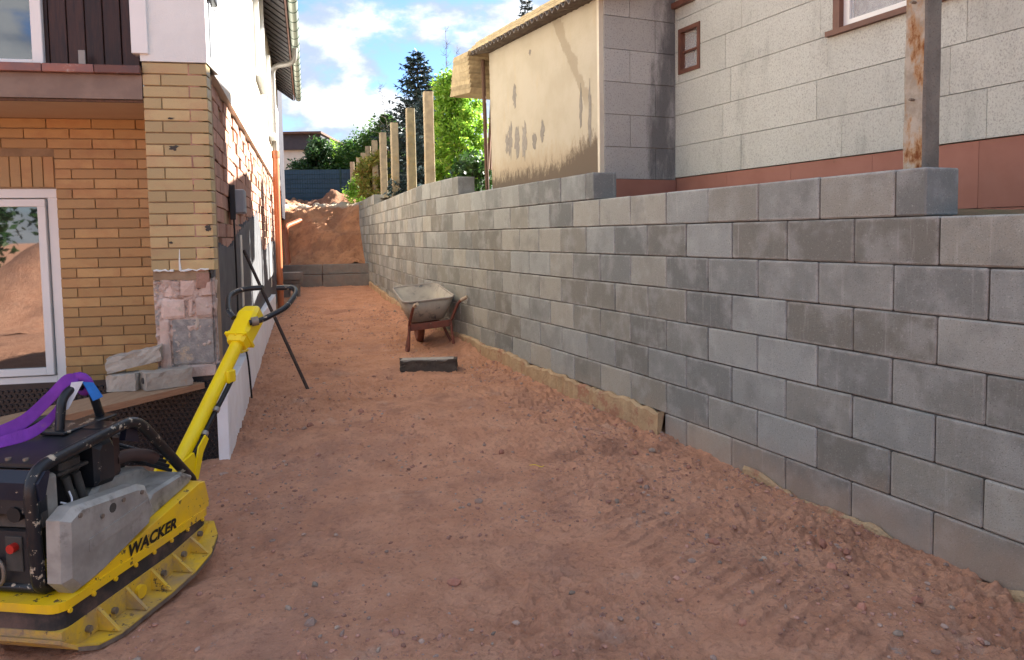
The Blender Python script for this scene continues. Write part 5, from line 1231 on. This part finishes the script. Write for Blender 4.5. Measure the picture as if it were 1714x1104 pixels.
branch_tree('shrub', 'yellowing bamboo shrub growing between the concrete fence posts', 'shrub', (at(640, 21.6), 21.4, 2.55), 1.45, .60, 'leaf_bamboo', 6500, .13, 5, 60, .02, .03, shape=lambda t: .75 + .25 * math.sin(math.pi * t), clr=.30, asp=.28)
branch_tree('shrub', 'low bright green shrub at the far end of the block wall', 'shrub', (at(603, 23.8), 23.8, 2.75), .75, .42, 'leaf_bright', 1500, .11, 6, 24, .02, .05, clr=.4)
conifer('hedge_tree', 'broad dark green hedge conifer behind the far fence posts', (at(655, 31), 31, 2.9), 3.9, 1.5, 'leaf_hedge', 7, 26, 20, .26, 60)
for i, (px, Y, h) in enumerate([(578, 33.5, 2.65), (598, 33, 3.0), (618, 32.5, 3.25), (638, 32, 3.5), (660, 31.5, 3.6)]):
    branch_tree('hedge_conifer', 'dense green hedge conifer beyond the block wall, %s counting from the blue privacy fence' % ['first', 'second', 'third', 'fourth', 'fifth'][i], 'hedge', (at(px, Y), Y, 2.9), h, .78, 'leaf_hedge', 5200, .17, 30 + i, 60, .05, .03, shape=lambda t: 1 - .5 * t ** 3, clr=.5, group='conifers of the far hedge', asp=.4)
branch_tree('leafy_tree', 'dark leafy tree with pale shoots behind the blue privacy fence', 'tree', (at(538, 33.2), 33.2, 2.9), 3.0, 1.15, 'leaf_dark', 9000, .16, 8, 60, .08, .1, clr=.32)
branch_tree('leafy_tree', 'light green treetop showing between the leafy tree and the hedge', 'tree', (at(566, 36), 36, 2.9), 3.3, .95, 'leaf_bright', 2200, .14, 9, 34, .07, .25, clr=.3)
def bare_tree(label, base, h, seed, lean=(0, 0), n=26, r0=.03, side=.5):
    rr = random.Random(seed); B = Vector(base); tr = MB(); pts_ = [B + Vector((lean[0] * f_ ** 1.5, lean[1] * f_, h * f_)) + Vector((rr.uniform(-.02, .02), 0, 0)) for f_ in np.linspace(0, 1, 9)]
    tr.tube([tuple(p) for p in pts_], [r0 * (1 - .9 * i / 8) for i in range(9)], 6)
    for k in range(n):
        f_ = .3 + .68 * rr.random(); i = int(f_ * 8); P = pts_[i].lerp(pts_[min(8, i + 1)], f_ * 8 - i); a = rr.uniform(0, 6.283); L = side * (1.1 - f_) * rr.uniform(.4, 1.2)
        e_ = P + Vector((math.cos(a) * L, math.sin(a) * L, L * rr.uniform(-.2, .7))); tr.tube([tuple(P), tuple(P.lerp(e_, .5) + Vector((0, 0, -.03))), tuple(e_)], [.009, .006, .003], 4, False)
        for _ in range(3): q = P.lerp(e_, rr.uniform(.3, .9)); tr.tube([tuple(q), tuple(q + Vector((rr.uniform(-.12, .12), rr.uniform(-.1, .1), rr.uniform(-.05, .16))))], .003, 3, False)
    return tag(tr.build('bare_tree', 'deadwood'), label, 'tree')
bare_tree('taller bare dead tree stem rising behind the bright green bush', (at(752, 20), 20, 2.6), 4.7, 1, (.05, 0))
bare_tree('shorter bare dead tree stem beside the barn roof, behind the bush', (at(768, 20.5), 20.5, 2.6), 4.3, 2, (.08, 0))
bare_tree('pale bare twiggy tree left of the dark spruce', (at(668, 24), 24, 2.7), 4.0, 3, (-.5, 0), 40, .02, 1.1)

# ------------------------------------------------------------------ behind the camera: the dug-out heap that the window mirrors
hx, hy = np.meshgrid(np.linspace(-13, 4, 90), np.linspace(-11, -3, 60))
hz = -.15 + 2.5 * np.exp(-(((hx + 4.4) / 3.2) ** 2 + ((hy + 7) / 1.9) ** 2)) + .12 * fbm(hx * 1.3, hy * 1.3, 4)
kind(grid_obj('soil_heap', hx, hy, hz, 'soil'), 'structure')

for i, (x, y, h) in enumerate([(-10.5, -19, 4.6), (-7.6, -20, 5.4), (-4.6, -19.5, 4.8), (-1.6, -20.5, 5.6), (1.6, -19.5, 4.9)]):
    branch_tree('garden_tree', 'leafy tree across the yard mirrored in the ground-floor window, %s from the yard corner' % ['first', 'second', 'third', 'fourth', 'fifth'][i], 'tree', (x, y, -.3), h, 1.5, 'leaf_dark', 1800, .34, 60 + i, 36, .12, .08, group='trees across the yard', clr=.4)
